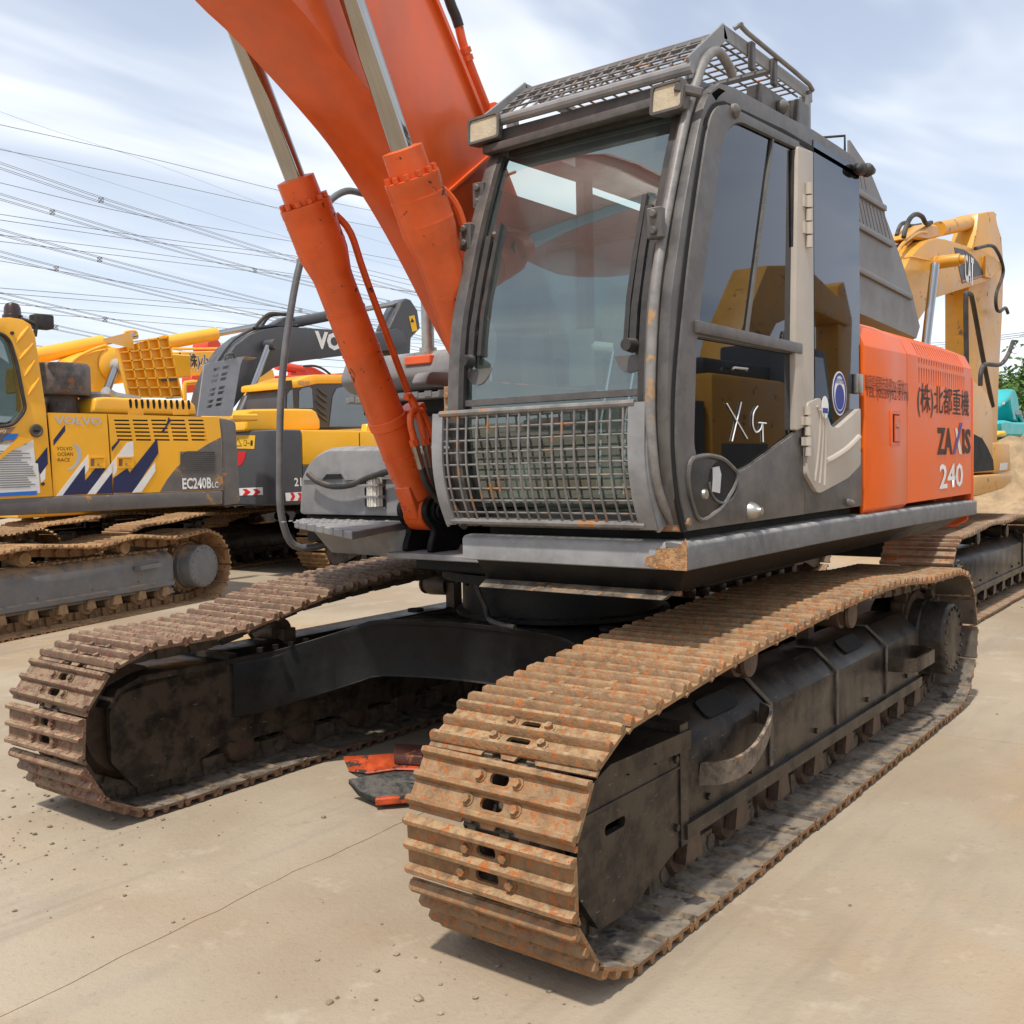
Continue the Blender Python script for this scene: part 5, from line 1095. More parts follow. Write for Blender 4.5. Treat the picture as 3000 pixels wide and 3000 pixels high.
# pre-cleaner and hump hood
c0 = un(*k(350, 795), 'y', YV-.45)
mb = MB(); mb.lathe(c0, (0, 0, 1), [(0, .1), (0, .17), (.19, .17), (.19, .30), (.21, .31), (.50, .31), (.535, .29), (.54, .05)], 28); mb.build('air_precleaner', mat('scorched_tin', (.13, .11, .10), .5, var=.5, scale=9, rust=.15, dust=.3), VO)
mb = MB(); mb.lathe(c0+Vector((-.40, 0, 0)), (0, 0, 1), [(0, .05), (0, .17), (.22, .17), (.25, .1), (.25, .01)], 16); mb.build('breather', mat('grey_canister', (.24, .23, .20), .5, dust=.4), VO)
mb = MB(); mb.lathe(c0+Vector((.28, 0, 0)), (0, 0, 1), [(0, .05), (0, .10), (.10, .11), (.14, .05), (.14, .01)], 14); mb.build('breather', MT['rustbr'], VO)
hump = [(535, 700), (530, 795), (1118, 806), (1110, 745), (1085, 718), (700, 702)]
pprism(VO, zs_((540, 705), (528, 760), (526, 796), (1118, 808), (1112, 752), (1085, 722), (600, 700)), YV-.12, .95, 'engine_hood', MT['yellow'], bevel=.05, seg=3)
for j in range(11):
    pplate(VO, [k(730+j*33+a, 712+b*1.0+j*.6) for a, b in ((0, 5), (6, 0), (14, 3), (18, 30), (16, 52), (8, 54), (3, 40))], YV-.118, 'hood_slot', MT['blackflat'])
for x in (725, 980): pplate(VO, zs_((x, 783), (x+85, 783), (x+90, 802), (x, 802)), YV-.115, 'hinge_plate', MT['yellow'], .006)
# opened ribbed hood lid
YG = -8.6
gp = [(655, 420), (700, 375), (745, 350), (900, 340), (935, 345), (955, 380), (1028, 700), (1022, 710), (725, 700)]
pprism(VO, zs_((660, 430), (940, 348), (960, 385), (1028, 705), (725, 702)), YG, .03, 'open_hood_lid', MT['yellow'], bevel=.006, label='open hood lid showing its ribbed inner side')
for j in range(7):
    t = j/6; a = (662+t*64, 400+t*300); b = (945+t*80, 365+t*338); mb = MB(); p = un(*k(*a), 'y', YG+.03); q = un(*k(*b), 'y', YG+.03)
    mb.bar(p, q, .06, .018); mb.build('lid_rib', MT['yellow'], VO)
for j in range(6):
    t = j/5; a = (662+t*280, 425-t*70); b = (727+t*300, 700+t*5); mb = MB(); p = un(*k(*a), 'y', YG+.03); q = un(*k(*b), 'y', YG+.03)
    mb.bar(p, q, .06, .018); mb.build('lid_rib', MT['yellow'], VO)
rimp = [(590, 388), (640, 402), (720, 385), (760, 420), (745, 432), (700, 425), (640, 405)]
mb = MB(); e0 = un(*k(585, 386), 'y', YG+.55); e1 = un(*k(745, 345), 'y', YG+.05); e2 = un(*k(935, 340), 'y', YG+.05); e3 = un(*k(760, 430), 'y', YG+.06)
mb.loft([[e0, e1, e3], [e0+Vector((0, 0, .03)), e1+Vector((0, 0, .03)), e3+Vector((0, 0, .03))]]); mb.build('lid_flange', MT['yellow'], VO)
ptube(VO, [k(705, 362), k(708, 340), k(715, 333), k(765, 330), k(775, 352)], YG, .018, 'lid_handle', MT['yellow'], 3)
pplate(VO, zs_((915, 598), (1000, 590), (1000, 608), (915, 614)), YG+.05, 'lid_clip', MT['dkgrey']); pplate(VO, zs_((935, 698), (1022, 688), (1026, 708), (940, 712)), YG+.05, 'lid_clip', MT['dkgrey'])
# exhaust and the slotted grey lid
c = un(*k(590, 690), 'y', -7.9); mb = MB(); mb.tube([c+Vector((-.45, 0, -.05)), c+Vector((-.15, 0, -.02)), c+Vector((.02, .06, .04))], .06, 12, 3); mb.build('exhaust_pipe', MT['steel'], VO)
YP = -7.75
q5 = lambda x, y: (500+x*.2588, 850+y*.2588)
sl_ = []
for (xa, ya) in ((485, 885), (470, 960), (458, 1015), (440, 1115), (430, 1170), (415, 1248), (405, 1305)):
    for dx, dy in ((0, 0), (104, -22)):
        x_, y_ = xa+dx, ya+dy; sl_.append([q5(x_+4, y_), q5(x_+74, y_-12), q5(x_+66, y_+24), q5(x_-2, y_+36)])
pplate(VO, [q5(*p) for p in ((382, 850), (440, 825), (800, 755), (838, 752), (812, 790), (790, 850), (700, 1400), (690, 1425), (305, 1425))], YP, 'open_grey_lid', mat('blue_grey_lid', (.27, .285, .31), .5, var=.1, bump=.03), .025, sl_)
pprism(VO, [q5(*p) for p in ((795, 770), (838, 750), (980, 765), (930, 790), (830, 795))], YP-.05, .10, 'lid_flange', MT['rustbr'], bevel=.004)
ptube(VO, [q5(*p) for p in ((615, 790), (620, 745), (640, 730), (700, 718), (718, 740), (725, 770))], YP, .016, 'lid_handle', MT['dkgrey'], 3)
pprism(VO, [q5(*p) for p in ((690, 1400), (1000, 1400), (1000, 1480), (690, 1480))], YP-.3, .5, 'pump_cover', MT['yellow'], bevel=.02)

# ---- second machine: yellow and charcoal, tail towards us, reading 210B
YW = -8.2; WC = Vector((-7.8, -9.55, 0))
WX = thing('excavator', 'glossy yellow and charcoal excavator with 210B lettering behind the striped one', 'excavator', WC)
tracks(WX, WC, 0, 1.2, dict(SPB))
mb = MB(); mb.lathe((WC.x, WC.y, .6), (0, 0, 1), [(0, .3), (0, .8), (.25, .7), (.5, .7), (.5, .2)], 28); mb.box((WC.x-.6, WC.y-1.0, .45), (WC.x+.6, WC.y+1.0, .78)); mb.build('carbody_frame', MT['black'], WX)
mb = MB(); mb.prism(rpoly([(-4.86, -10.9), (-4.86, -8.42), (-4.94, -8.22), (-5.35, -8.195), (-5.35, -10.9)], [.1, .15, .1, 0, 0], 4), 'z', 1.05, 2.135); mb.build('counterweight', MT['dkgrey'], WX, bevel=.04, seg=3)
mb = MB(); mb.box((-8.6, -10.9, 1.05), (-5.352, YW, 1.62)); mb.build('lower_panel', MT['dkgrey'], WX, bevel=.01, seg=1)
mb = MB(); mb.box((-8.4, -10.9, 1.622), (-5.352, YW+.001, 2.13)); mb.build('upper_panel', MT['yellow2'], WX, bevel=.03, seg=2)
for x in (-6.5, -7.5):
    mb = MB(); mb.box((x-.008, YW-.01, 1.63), (x+.008, YW+.004, 2.10)); mb.build('panel_gap', MT['blackflat'], WX)
pprism(WX, [q5(*p) for p in ((860, 1390), (880, 1360), (940, 1345), (1390, 1340), (1610, 1345), (1660, 1380), (1700, 1470), (1705, 1580), (848, 1600))], -8.75, 1.1, 'engine_hood', MT['yellow2'], bevel=.06, seg=3)
pprism(WX, [q5(*p) for p in ((1290, 1360), (1300, 1140), (1330, 1090), (1480, 1060), (1650, 1030), (2300, 1030), (2300, 1560), (1700, 1560))], -9.75, 1.0, 'cab', MT['dkgrey'], bevel=.04, seg=2)
pprism(WX, [q5(*p) for p in ((1278, 1120), (1282, 1040), (1420, 1020), (1560, 970), (1640, 955), (2320, 955), (2320, 1050), (1660, 1060), (1480, 1100))], -9.70, 1.1, 'cab_roof', MT['yellow2'], bevel=.04, seg=2)
pplate(WX, [q5(*p) for p in ((1315, 1335), (1320, 1180), (1345, 1140), (1380, 1125), (1390, 1335))], -9.74, 'cab_window', MT['gl_back'])
pplate(WX, [q5(*p) for p in ((1450, 1335), (1455, 1140), (1490, 1110), (1570, 1095), (1600, 1120), (1612, 1335))], -9.74, 'cab_window', MT['gl_back'])
pplate(WX, [q5(*p) for p in ((1795, 1545), (1835, 1200), (1880, 1110), (1960, 1090), (2250, 1090), (2250, 1545))], -9.74, 'cab_window', MT['gl_back'])
for x0, y0 in ((1660, 1110), (1655, 1180), (1645, 1250), (1650, 1330), (1665, 1400)):
    a = un(*q5(x0, y0), 'y', -9.73); b = un(*q5(x0+120, y0+95), 'y', -9.73); mb = MB(); mb.tube([a, a.lerp(b, .5), b], [.006, .02, .01], 6); mb.build('pillar_rib', MT['dkgrey'], WX)
ptext(WX, 'VOLVO', q5(1440, 1078), q5(1575, 1030), -9.69, MT['greytext'], .02)
ptext(WX, '210B', (862, 1425), (914, 1398), YW+.003, MT['white'], .02)
for x0 in (833, 868):
    pass
pplate(WX, [(836, 1444), (903, 1440), (905, 1466), (838, 1468)], YW+.004, 'reflective_tape', MT['white'])
for x0 in (850, 872, 892): pplate(WX, [(x0, 1443.5), (x0+9, 1443), (x0+15, 1454), (x0+9, 1466.5), (x0, 1467), (x0+6, 1454)], YW+.007, 'tape_chevron', MT['redprint'])
def xplate(pxs, x, name, m, root):
    L = [un(*q, 'x', x) for q in pxs]; mb = MB(); mb.plate((x, 0, 0), (0, 1, 0), (0, 0, 1), [(p.y, p.z) for p in L], [], .002); mb.build(name, m, root)
xplate([q5(700, 1640), q5(958, 1645), q5(945, 1798), q5(700, 1790)], -4.855, 'warning_sign', MT['yelsign'], WX)
xplate([q5(905, 1700), q5(928, 1700), q5(925, 1760), q5(902, 1760)], -4.851, 'sign_figure', MT['ink'], WX); xplate([q5(828, 1697), q5(858, 1698), q5(854, 1762), q5(826, 1760)], -4.851, 'sign_figure', MT['ink'], WX); xplate([q5(832, 1703), q5(853, 1704), q5(850, 1756), q5(830, 1755)], -4.848, 'sign_figure', MT['yelsign'], WX)
xplate([q5(864, 1728), q5(896, 1730), q5(896, 1735), q5(864, 1733)], -4.851, 'sign_arrow', MT['ink'], WX)
xplate([q5(760, 1680), q5(805, 1765), q5(720, 1765)], -4.851, 'sign_triangle', MT['ink'], WX); xplate([q5(760, 1695), q5(795, 1759), q5(728, 1759)], -4.848, 'sign_triangle', MT['yelsign'], WX)
xplate([q5(760, 1828), q5(855, 1825), q5(830, 1930), q5(790, 1985), q5(760, 1985)], -4.855, 'red_decal', MT['redprint'], WX)
xplate([k(1350, 1218), k(1487, 1212), k(1488, 1255), k(1350, 1260)], -4.855, 'reflective_tape', MT['white'], WX)
for x0 in (1372, 1430): xplate([k(x0, 1222), k(x0+22, 1221), k(x0+45, 1238), k(x0+22, 1257), k(x0, 1258), k(x0+16, 1238)], -4.850, 'tape_chevron', MT['redprint'], WX)
mb = MB(); a = un(945, 1290, 'y', -8.6); 
pprism(WX, [(1075, 1242), (1098, 1240), (1100, 1262), (1072, 1264)], -8.5, .12, 'filler_cap', MT['yellow2'], bevel=.01); pprism(WX, [(1000, 1290), (1065, 1285), (1066, 1300), (1000, 1302)], -8.3, .05, 'name_plate', MT['navy'], bevel=0)
ptext(WX, '挖掘机安全操作规程', (1018, 1298), (1062, 1290), -8.297, MT['white'], .02)
prod(WX, (845, 1140), (842, 1115), -9.5, .07, 'exhaust_pipe', MT['rubber'])

# ---- charcoal-boom machine behind
YK = -11.6
p_ = un(640, 1200, 'y', YK); KX = thing('excavator', 'excavator with a long charcoal grey boom lettered VOLVO, behind the yellow ones', 'excavator', (p_.x+.5, YK-.3, 0))
bo = [(600, 1230), (625, 1130), (655, 1026+35), (691, 1012), (733, 980), (774, 965), (823, 957), (862, 958), (1000, 967), (1100, 976), (1165, 962), (1185, 975), (1188, 1000), (1170, 1020), (1140, 1026), (1000, 1043), (862, 1060), (803, 1078), (759, 1109), (722, 1148), (670, 1215)]
pprism(KX, bo, YK, .55, 'boom', MT['dkgrey'], bevel=.02, seg=2)
pprism(KX, [(1177, 883), (1190, 874), (1204, 878), (1224, 909), (1232, 962), (1205, 990), (1196, 1180), (1150, 1180), (1152, 1010), (1140, 962)], YK-.08, .40, 'arm', MT['dkgrey'], bevel=.02)
prod(KX, (845, 948), (1010, 916), YK-.25, .105, 'arm_cylinder', MT['dkgrey']); prod(KX, (1005, 917), (1188, 884), YK-.25, .055, 'cylinder_rod', MT['chrome'])
pprism(KX, [q5(*p) for p in ((1150, 410), (1330, 300), (1380, 330), (1385, 390), (1340, 415))], YK-.1, .30, 'cylinder_mount', MT['dkgrey'])
prod(KX, (785, 1015), (725, 1172), YK+.18, .062, 'cylinder_rod', MT['chrome']); prod(KX, (727, 1168), (703, 1222), YK+.18, .115, 'cylinder_barrel', MT['dkgrey'])
c = un(783, 1012, 'y', YK+.06); mb = MB(); mb.cyl(c, c+Vector((0, .26, 0)), .10, .10, 16); mb.build('boom_pin', MT['dkgrey'], KX)
for o_ in ((0, 0), (14, 9), (26, 18)):
    ptube(KX, [(620+o_[0], 1085+o_[1]), (655+o_[0], 1030+o_[1]), (690+o_[0], 992+o_[1]*.7), (740+o_[0], 965+o_[1]*.3), (800+o_[0], 955), (870, 953)], YK-.15-o_[0]*.004, .028, 'oil_pipe', MT['dkgrey'] if o_[0] != 14 else mat('sandy_pipe', (.30, .24, .15), .5))
ptube(KX, [(745, 962), (768, 935), (790, 920), (820, 920), (850, 925), (860, 940)], YK-.1, .035, 'hose', MT['rubber']); ptube(KX, [(760, 965), (780, 935), (800, 922), (840, 920)], YK-.2, .035, 'hose', MT['rubber'])
ptext(KX, 'VOLVO', (923, 1021), (1090, 988), YK, MT['white'], .05, .008)
pplate(KX, [(1198, 927), (1214, 923), (1223, 968), (1208, 972)], YK-.07, 'warning_sign', MT['yelsign'])
pplate(KX, [(1207, 931), (1214, 943), (1203, 945)], YK-.066, 'sign_triangle', MT['ink'])
mb = MB(); c = un(640, 1200, 'y', YK-.3); mb.box((c.x-1.2, YK-1.6, 1.1), (c.x+2.6, YK+1.0, 2.05)); mb.build('house_body', MT['strip'], KX, bevel=.05)
tracks(KX, Vector((-5.4, -11.6, 0)), R_(8), 1.25, dict(SPB))

# ---- yellow machine whose boom rises behind the striped one
YA = -13.2
p_ = un(260, 1200, 'y', YA); AX = thing('excavator', 'yellow excavator with arched boom rising behind the striped machine', 'excavator', (p_.x, YA-.3, 0))
pprism(AX, [(140, 1230), (160, 1130), (192, 1074), (224, 1046), (273, 1027), (310, 1021), (345, 1024), (560, 1040), (560, 1105), (400, 1108), (360, 1115), (325, 1130), (300, 1150), (280, 1190), (262, 1230)], YA, .55, 'boom', MT['yellow'], bevel=.02)
prod(AX, (338, 1076), (305, 1165), YA+.2, .07, 'cylinder_rod', MT['chrome']); c = un(340, 1074, 'y', YA+.05); mb = MB(); mb.cyl(c, c+Vector((0, .26, 0)), .14, .13, 20); mb.build('boom_pin', MT['innerl'], AX)
mb = MB(); c = un(335, 1068, 'y', YA+.02); mb.lathe(c, (0, 1, 0), [(0, .30), (.02, .28), (.05, .16), (.05, .01)], 24); mb.build('pin_boss', MT['yellow'], AX)
for j in range(5): ptube(AX, [(165+j*9, 1125), (195+j*8, 1078), (225+j*8, 1048), (270+j*6, 1025+j*2), (310+j*5, 1012+j*2)], YA+.03-j*.11, .026, 'oil_pipe', MT['yellow'])
prod(AX, (60, 1052), (300, 1004), YA-.6, .14, 'arm_cylinder', MT['yellow']); prod(AX, (298, 1004), (400, 983), YA-.6, .06, 'cylinder_rod', MT['chrome'])
pprism(AX, [(118, 1105), (122, 1095), (160, 1092), (170, 1100), (182, 1200), (118, 1200)], YA+.5, .8, 'engine_hood', MT['yellow'], bevel=.06, seg=2)
mb = MB(); c = un(200, 1210, 'y', YA); mb.box((c.x-3.0, YA-1.2, .9), (c.x+1.5, YA+1.1, 2.2)); mb.build('house_body', MT['yellow'], AX, bevel=.06)
tracks(AX, Vector((c.x-.6, YA, 0)), 0, 1.25, dict(SPB))

# ---- far yellow boom lettered in black
YO = -16.5
p_ = un(500, 1100, 'y', YO); OX = thing('excavator', 'far yellow machine with level boom and black Japanese lettering', 'excavator', (p_.x, YO-.3, 0))
pprism(OX, [(60, 1075), (300, 1050), (505, 1031), (655, 1027), (700, 1050), (700, 1085), (640, 1095), (518, 1102), (300, 1130), (60, 1150)], YO, .6, 'boom', MT['yellow'], bevel=.02)
prod(OX, (440, 1012), (632, 978), YO-.3, .155, 'arm_cylinder', MT['yellow']); prod(OX, (628, 979), (770, 952), YO-.3, .075, 'cylinder_rod', MT['chrome'])
ptube(OX, [(505, 1022), (580, 1022), (660, 1021)], YO-.1, .03, 'oil_pipe', MT['yellow'], 2)
ptext(OX, '❖(株)小倉建機', (512, 1081), (690, 1043), YO, MT['white'], .07, .006); ptext(OX, '❖(株)小倉建機', (514, 1079), (688, 1045), YO, MT['ink'], .012, .014)
pprism(OX, [(752, 1083), (800, 1081), (807, 1105), (793, 1196), (737, 1196)], YO+.6, .5, 'arm', MT['yellow'], bevel=.02); pplate(OX, [(742, 1132), (754, 1131), (750, 1172), (735, 1170)], YO+.61, 'warning_sign', MT['white'])
ptube(OX, [(747, 1128), (760, 1136), (785, 1135), (800, 1138)], YO+.64, .02, 'hose', MT['rubber'])
ptube(OX, [(540, 1200), (541, 1130), (550, 1122), (575, 1120), (588, 1128)], YO+1.5, .05, 'handrail', MT['yellow'], 3)
mb = MB(); mb.box((p_.x-5, YO-1.5, .9), (p_.x+3, YO+1.2, 2.6)); mb.build('house_body', MT['yellow'], OX, bevel=.05)
tracks(OX, Vector((p_.x-1, YO, 0)), 0, 1.25, dict(SPB))

# ---- red-orange machine far behind
YR = -19.5
p_ = un(850, 1160, 'y', YR); RX = thing('excavator', 'far red orange machine with its arm level, behind the charcoal boom', 'excavator', (p_.x, YR-.3, 0))
pprism(RX, [(700, 1103), (930, 1098), (1010, 1092), (1015, 1160), (800, 1158), (700, 1160)], YR, .6, 'boom', MT['red'], bevel=.03)
prod(RX, (810, 1070), (885, 1084), YR-.2, .13, 'arm_cylinder', MT['red']); pprism(RX, [(868, 1082), (905, 1072), (925, 1078), (960, 1097), (960, 1102), (868, 1102)], YR-.1, .4, 'cylinder_mount', MT['red'], bevel=.02)
ptube(RX, [(890, 1073), (920, 1072), (945, 1080), (968, 1097)], YR+.1, .035, 'hose', MT['rubber'])
ptext(RX, 'HITACHI', (722, 1143), (832, 1124), YR, MT['innerl'], .03, .01)
mb = MB(); c = un(592, 1020, 'y', YR+1); mb.cyl(c, c+Vector((0, .5, 0)), .20, .20, 20); c2 = un(602, 1018, 'y', YR+1); mb.cyl(c2+Vector((0, -.3, 0)), c2+Vector((0, .2, 0)), .17, .17, 20); mb.build('winch_drum', MT['red'], RX)
pprism(RX, [(560, 1098), (594, 1098), (590, 1140), (575, 1150), (560, 1128)], YR+1, .4, 'winch_frame', MT['red'], bevel=.02)
mb = MB(); mb.box((p_.x-4, YR-1.5, .9), (p_.x+2, YR+1.2, 2.6)); mb.build('house_body', MT['red'], RX, bevel=.05); tracks(RX, Vector((p_.x-1, YR, 0)), 0, 1.25, dict(SPB))

# ---- tan yellow excavator behind the orange one (right)
CC = Vector((-6.75, -.70, 0)); YQ = -.45
CX = thing('excavator', 'tan yellow excavator with CAT badge on its boom, behind the orange one', 'excavator', CC)
tracks(CX, CC, math.pi, 1.30, dict(SPB, mesh=MESH_C, idler=(1.75, .41, .385), sprocket=(-1.8, .44, .41), W=.62))
q2 = lambda x, y: (2500+x*.2588, 550+y*.2588)
pprism(CX, [q2(*p) for p in ((420, 1500), (480, 1250), (560, 950), (640, 800), (740, 680), (840, 600), (950, 565), (1050, 580), (1300, 660), (1510, 735), (1640, 800), (1690, 870), (1660, 940), (1560, 1050), (1300, 1130), (930, 1250), (850, 1350), (740, 1510), (600, 1750))], YQ, .55, 'boom', MT['cat'], bevel=.03, seg=2)
pprism(CX, [q2(*p) for p in ((1340, 690), (1400, 480), (1420, 290), (1560, 265), (1600, 265), (1620, 330), (1630, 400), (1680, 560), (1705, 900), (1690, 1400), (1650, 2150), (1630, 2900), (1310, 2900), (1310, 1100), (1360, 900))], YQ-.10, .34, 'arm', MT['cat'], bevel=.03, seg=2)
prod(CX, q2(960, 470), q2(1290, 400), YQ-.25, .105, 'arm_cylinder', MT['cat'], 20); prod(CX, q2(1280, 402), q2(1580, 320), YQ-.25, .055, 'cylinder_rod', MT['chrome'], 18)
pprism(CX, [q2(*p) for p in ((650, 570), (760, 480), (880, 400), (960, 420), (1000, 550), (850, 600))], YQ-.1, .35, 'cylinder_mount', MT['cat'], bevel=.03)
prod(CX, q2(925, 870), q2(810, 1850), YQ+.22, .052, 'cylinder_rod', MT['chrome'], 18)
c = un(*q2(925, 850), 'y', YQ); mb = MB(); mb.cyl(c+Vector((0, -.05, 0)), c+Vector((0, .30, 0)), .085, .08, 20); mb.cyl(c+Vector((-.02, .30, 0)), c+Vector((-.02, .36, 0)), .06, .055, 12); mb.build('boom_pin', MT['cat'], CX, bevel=.01)
for j in range(4): ptube(CX, [q2(420+j*45, 900+j*20), q2(520+j*45, 690+j*15), q2(600+j*45, 600+j*5), q2(740+j*25, 510), q2(830+j*10, 510)], YQ-.10-j*.09, .022, 'oil_pipe', MT['cat'])
ptube(CX, [q2(*p) for p in ((570, 560), (590, 470), (640, 350), (710, 300), (780, 330), (820, 400), (880, 395))], YQ-.1, .03, 'hose', MT['rubber'], 5, 10); ptube(CX, [q2(*p) for p in ((490, 540), (530, 430), (590, 395), (640, 430), (700, 430), (760, 420))], YQ-.35, .026, 'hose', MT['rubber'], 5, 10)
ptube(CX, [q2(*p) for p in ((570, 800), (660, 785), (860, 825))], YQ+.03, .014, 'oil_pipe', MT['cat']); ptube(CX, [q2(*p) for p in ((1380, 690), (1560, 655), (1640, 740), (1690, 880), (1690, 1000), (1620, 1200), (1620, 1360), (1660, 1400), (1720, 1360), (1750, 1420))], YQ+.06, .026, 'hose', MT['rubber'], 5, 10)
pplate(CX, [q2(*p) for p in ((1145, 675), (1250, 700), (1340, 760), (1410, 840), (1460, 940), (1478, 1005), (1235, 1085), (1190, 880))], YQ+.006, 'badge', mat('badge_grey', (.05, .045, .04), .5), .006)
ptext(CX, 'CAT', q2(1258, 1060), q2(1358, 800), YQ+.008, MT['white'], .03, .006)
pplate(CX, [q2(*p) for p in ((1234, 1050), (1470, 985), (1474, 1003), (1236, 1070))], YQ+.010, 'badge_stripe', flat('badge_red', (.55, .2, .15)), .002)
pprism(CX, [q2(*p) for p in ((1500, 770), (1620, 820), (1690, 850), (1690, 920), (1560, 1030), (1500, 1010))], YQ+.05, .05, 'boom_tip_plate', MT['cat'], bevel=.01)
# house right side
q6 = lambda x, y: (2500+x*.31056, 900+y*.31056)
YH2 = .78
pprism(CX, [q6(*p) for p in ((600, 640), (1150, 700), (1210, 740), (1280, 830), (1320, 950), (1325, 1270), (1330, 1560), (600, 1600))], YH2, 2.6, 'house_body', MT['cat'], bevel=.04, seg=2)
pprism(CX, [q6(*p) for p in ((1331, 1276), (1478, 1280), (1490, 1550), (1331, 1562))], YH2, 1.0, 'tool_box', MT['cat'], bevel=.03, seg=2)
pprism(CX, [q6(*p) for p in ((600, 1622), (1335, 1575), (1495, 1560), (1505, 1600), (1490, 1660), (1430, 1710), (1200, 1780), (600, 1880))], YH2+.03, 2.66, 'deck_skirt', MT['cat'], bevel=.04, seg=3)
pplate(CX, [q6(*p) for p in ((1100, 1180), (1215, 1235), (1265, 1320), (1320, 1440), (1328, 1538), (1100, 1560))], YH2+.004, 'dark_panel', MT['blackflat'])
pplate(CX, [q6(*p) for p in ((1390, 1472), (1458, 1465), (1452, 1530), (1383, 1538))], YH2+.004, 'data_label', MT['paper'])
ptube(CX, [(2832, 1080), (2829, 880), (2833, 862), (2842, 862), (2850, 885), (2880, 1050), (2908, 1190)], .70, .024, 'handrail', MT['rubber'], 4, 10)
ptube(CX, [(2872, 1130), (2874, 1090), (2886, 1068), (2930, 1068), (2953, 1040), (2968, 1000)], .95, .021, 'hose', MT['rubber'], 4, 10)
mb = MB(); mb.box((-7.0, -1.2, .5), (-6.4, .2, 1.1)); mb.build('carbody_frame', MT['black'], CX)

# ---- teal excavator far right
TD = 34; p_ = ud(2990, 1280, TD); TX = thing('excavator', 'small teal excavator in the distance at the right edge', 'excavator', (p_.x, p_.y, 0)); YT = p_.y
pprism(TX, [q6(*p) for p in ((1390, 1080), (1440, 1065), (1530, 1085), (1760, 1085), (1760, 1215), (1400, 1215))], YT+.6, 2.2, 'house_body', MT['teal'], bevel=.06)
pprism(TX, [q6(*p) for p in ((1360, 930), (1470, 830), (1500, 770), (1530, 780), (1555, 850), (1570, 990), (1560, 1070), (1510, 1070), (1490, 960), (1480, 880), (1380, 960))], YT, .5, 'boom', MT['teal'], bevel=.05)
prod(TX, q6(1555, 990), q6(1578, 1080), YT+.2, .10, 'cylinder_rod', MT['chrome']); pplate(TX, [q6(*p) for p in ((1405, 900), (1430, 890), (1430, 915), (1405, 920))], YT+.01, 'decal', MT['white'])
pprism(TX, [q6(*p) for p in ((1365, 1180), (1440, 1165), (1455, 1215), (1365, 1220))], YT+1.4, .4, 'engine_hood', MT['yelsign'], bevel=.04)
tracks(TX, Vector((p_.x-1.0, p_.y-.6, 0)), 0, 1.2, dict(SPB))

# ---- machines parked across the yard, out of the picture but mirrored in the cab glass
def plain_exc(loc, yaw, label, mc, mdk, boom, bh=2.25):
    loc = Vector(loc); rt = thing('excavator', label, 'excavator', loc); T = Matrix.Translation(loc) @ Matrix.Rotation(yaw, 4, 'Z')
    tracks(rt, loc, yaw, 1.25, dict(SPB))
    def add(mb, name, m, bevel=.04):
        mb.bm.transform(T); return mb.build(name, m, rt, bevel=bevel, seg=2)
    mb = MB(); mb.box((-2.9, -1.35, 1.05), (.9, 1.35, 1.30)); add(mb, 'deck', mdk)
    mb = MB(); mb.box((-2.4, -1.35, 1.302), (-.4, 1.35, bh)); mb.box((-.4, -1.35, 1.302), (.5, -.4, bh-.15)); add(mb, 'engine_body', mc, .08)
    mb = MB(); mb.box((-2.3, -1.2, bh), (-.5, 1.2, bh+.18)); add(mb, 'engine_hood', mdk, .05); mb = MB(); mb.box((-2.2, 1.352, 1.4), (-1.0, 1.356, 1.75)); mb.box((-2.2, -1.356, 1.4), (-1.0, -1.352, 1.75)); add(mb, 'dark_decal', mdk, 0)
    mb = MB(); mb.prism(rpoly([(-2.41, -1.3), (-2.41, 1.3), (-2.9, 1.2), (-3.05, .6), (-3.05, -.6), (-2.9, -1.2)], .1, 3), 'z', 1.1, 2.2); add(mb, 'counterweight', mdk)
    mb = MB(); mb.prism([(-.35, 1.305), (1.15, 1.305), (1.25, 1.9), (.85, 2.95), (-.3, 3.0)], 'y', .42, 1.35); cb = add(mb, 'cab', mdk, .05)
    mb = MB(); mb.plate((0, 1.356, 0), U_, V_, [(-1.1, 1.95), (-.75, 2.85), (.2, 2.85), (.2, 1.75), (-1.0, 1.75)], [], .004); mb.bm.transform(T); mb.build('cab_window', MT['gl_back'], rt)
    mb = MB(); mb.prism(boom[0], 'y', -.27, .27); add(mb, 'boom', mc); mb = MB(); mb.prism(boom[1], 'y', -.2, .2); add(mb, 'arm', mc)
    for s_ in (-.42, .42):
        mb = MB(); mb.cyl((.8, s_, 1.4), (1.3, s_, 2.4), .1, None, 14); add(mb, 'cylinder_barrel', mc, 0); mb = MB(); mb.cyl((1.3, s_, 2.4), (1.8, s_, 3.35), .055, None, 12); add(mb, 'cylinder_rod', MT['chrome'], 0)
    return rt
BO = ([(-.1, 1.6), (.2, 1.55), (1.0, 2.7), (1.9, 3.5), (3.2, 3.85), (5.0, 3.75), (5.0, 4.05), (3.0, 4.5), (1.6, 4.3), (.6, 3.2)], [(4.6, 4.4), (4.9, 4.5), (5.3, 3.9), (5.1, 2.0), (4.7, .8), (4.5, .8), (4.6, 2.5), (4.6, 3.6)])
plain_exc((-7.6, 5.8, 0), R_(180), 'yellow excavator across the yard mirrored in the door glass', MT['cat'], MT['dkgrey'], BO, 2.5)
plain_exc((-10.5, 9.6, 0), R_(150), 'orange excavator across the yard mirrored in the door glass', MT['orange'], MT['dkgrey'], BO)
plain_exc((19, -9.5, 0), R_(120), 'brown orange excavator mirrored in the windshield', MT['orange'], MT['dkgrey'], BO)

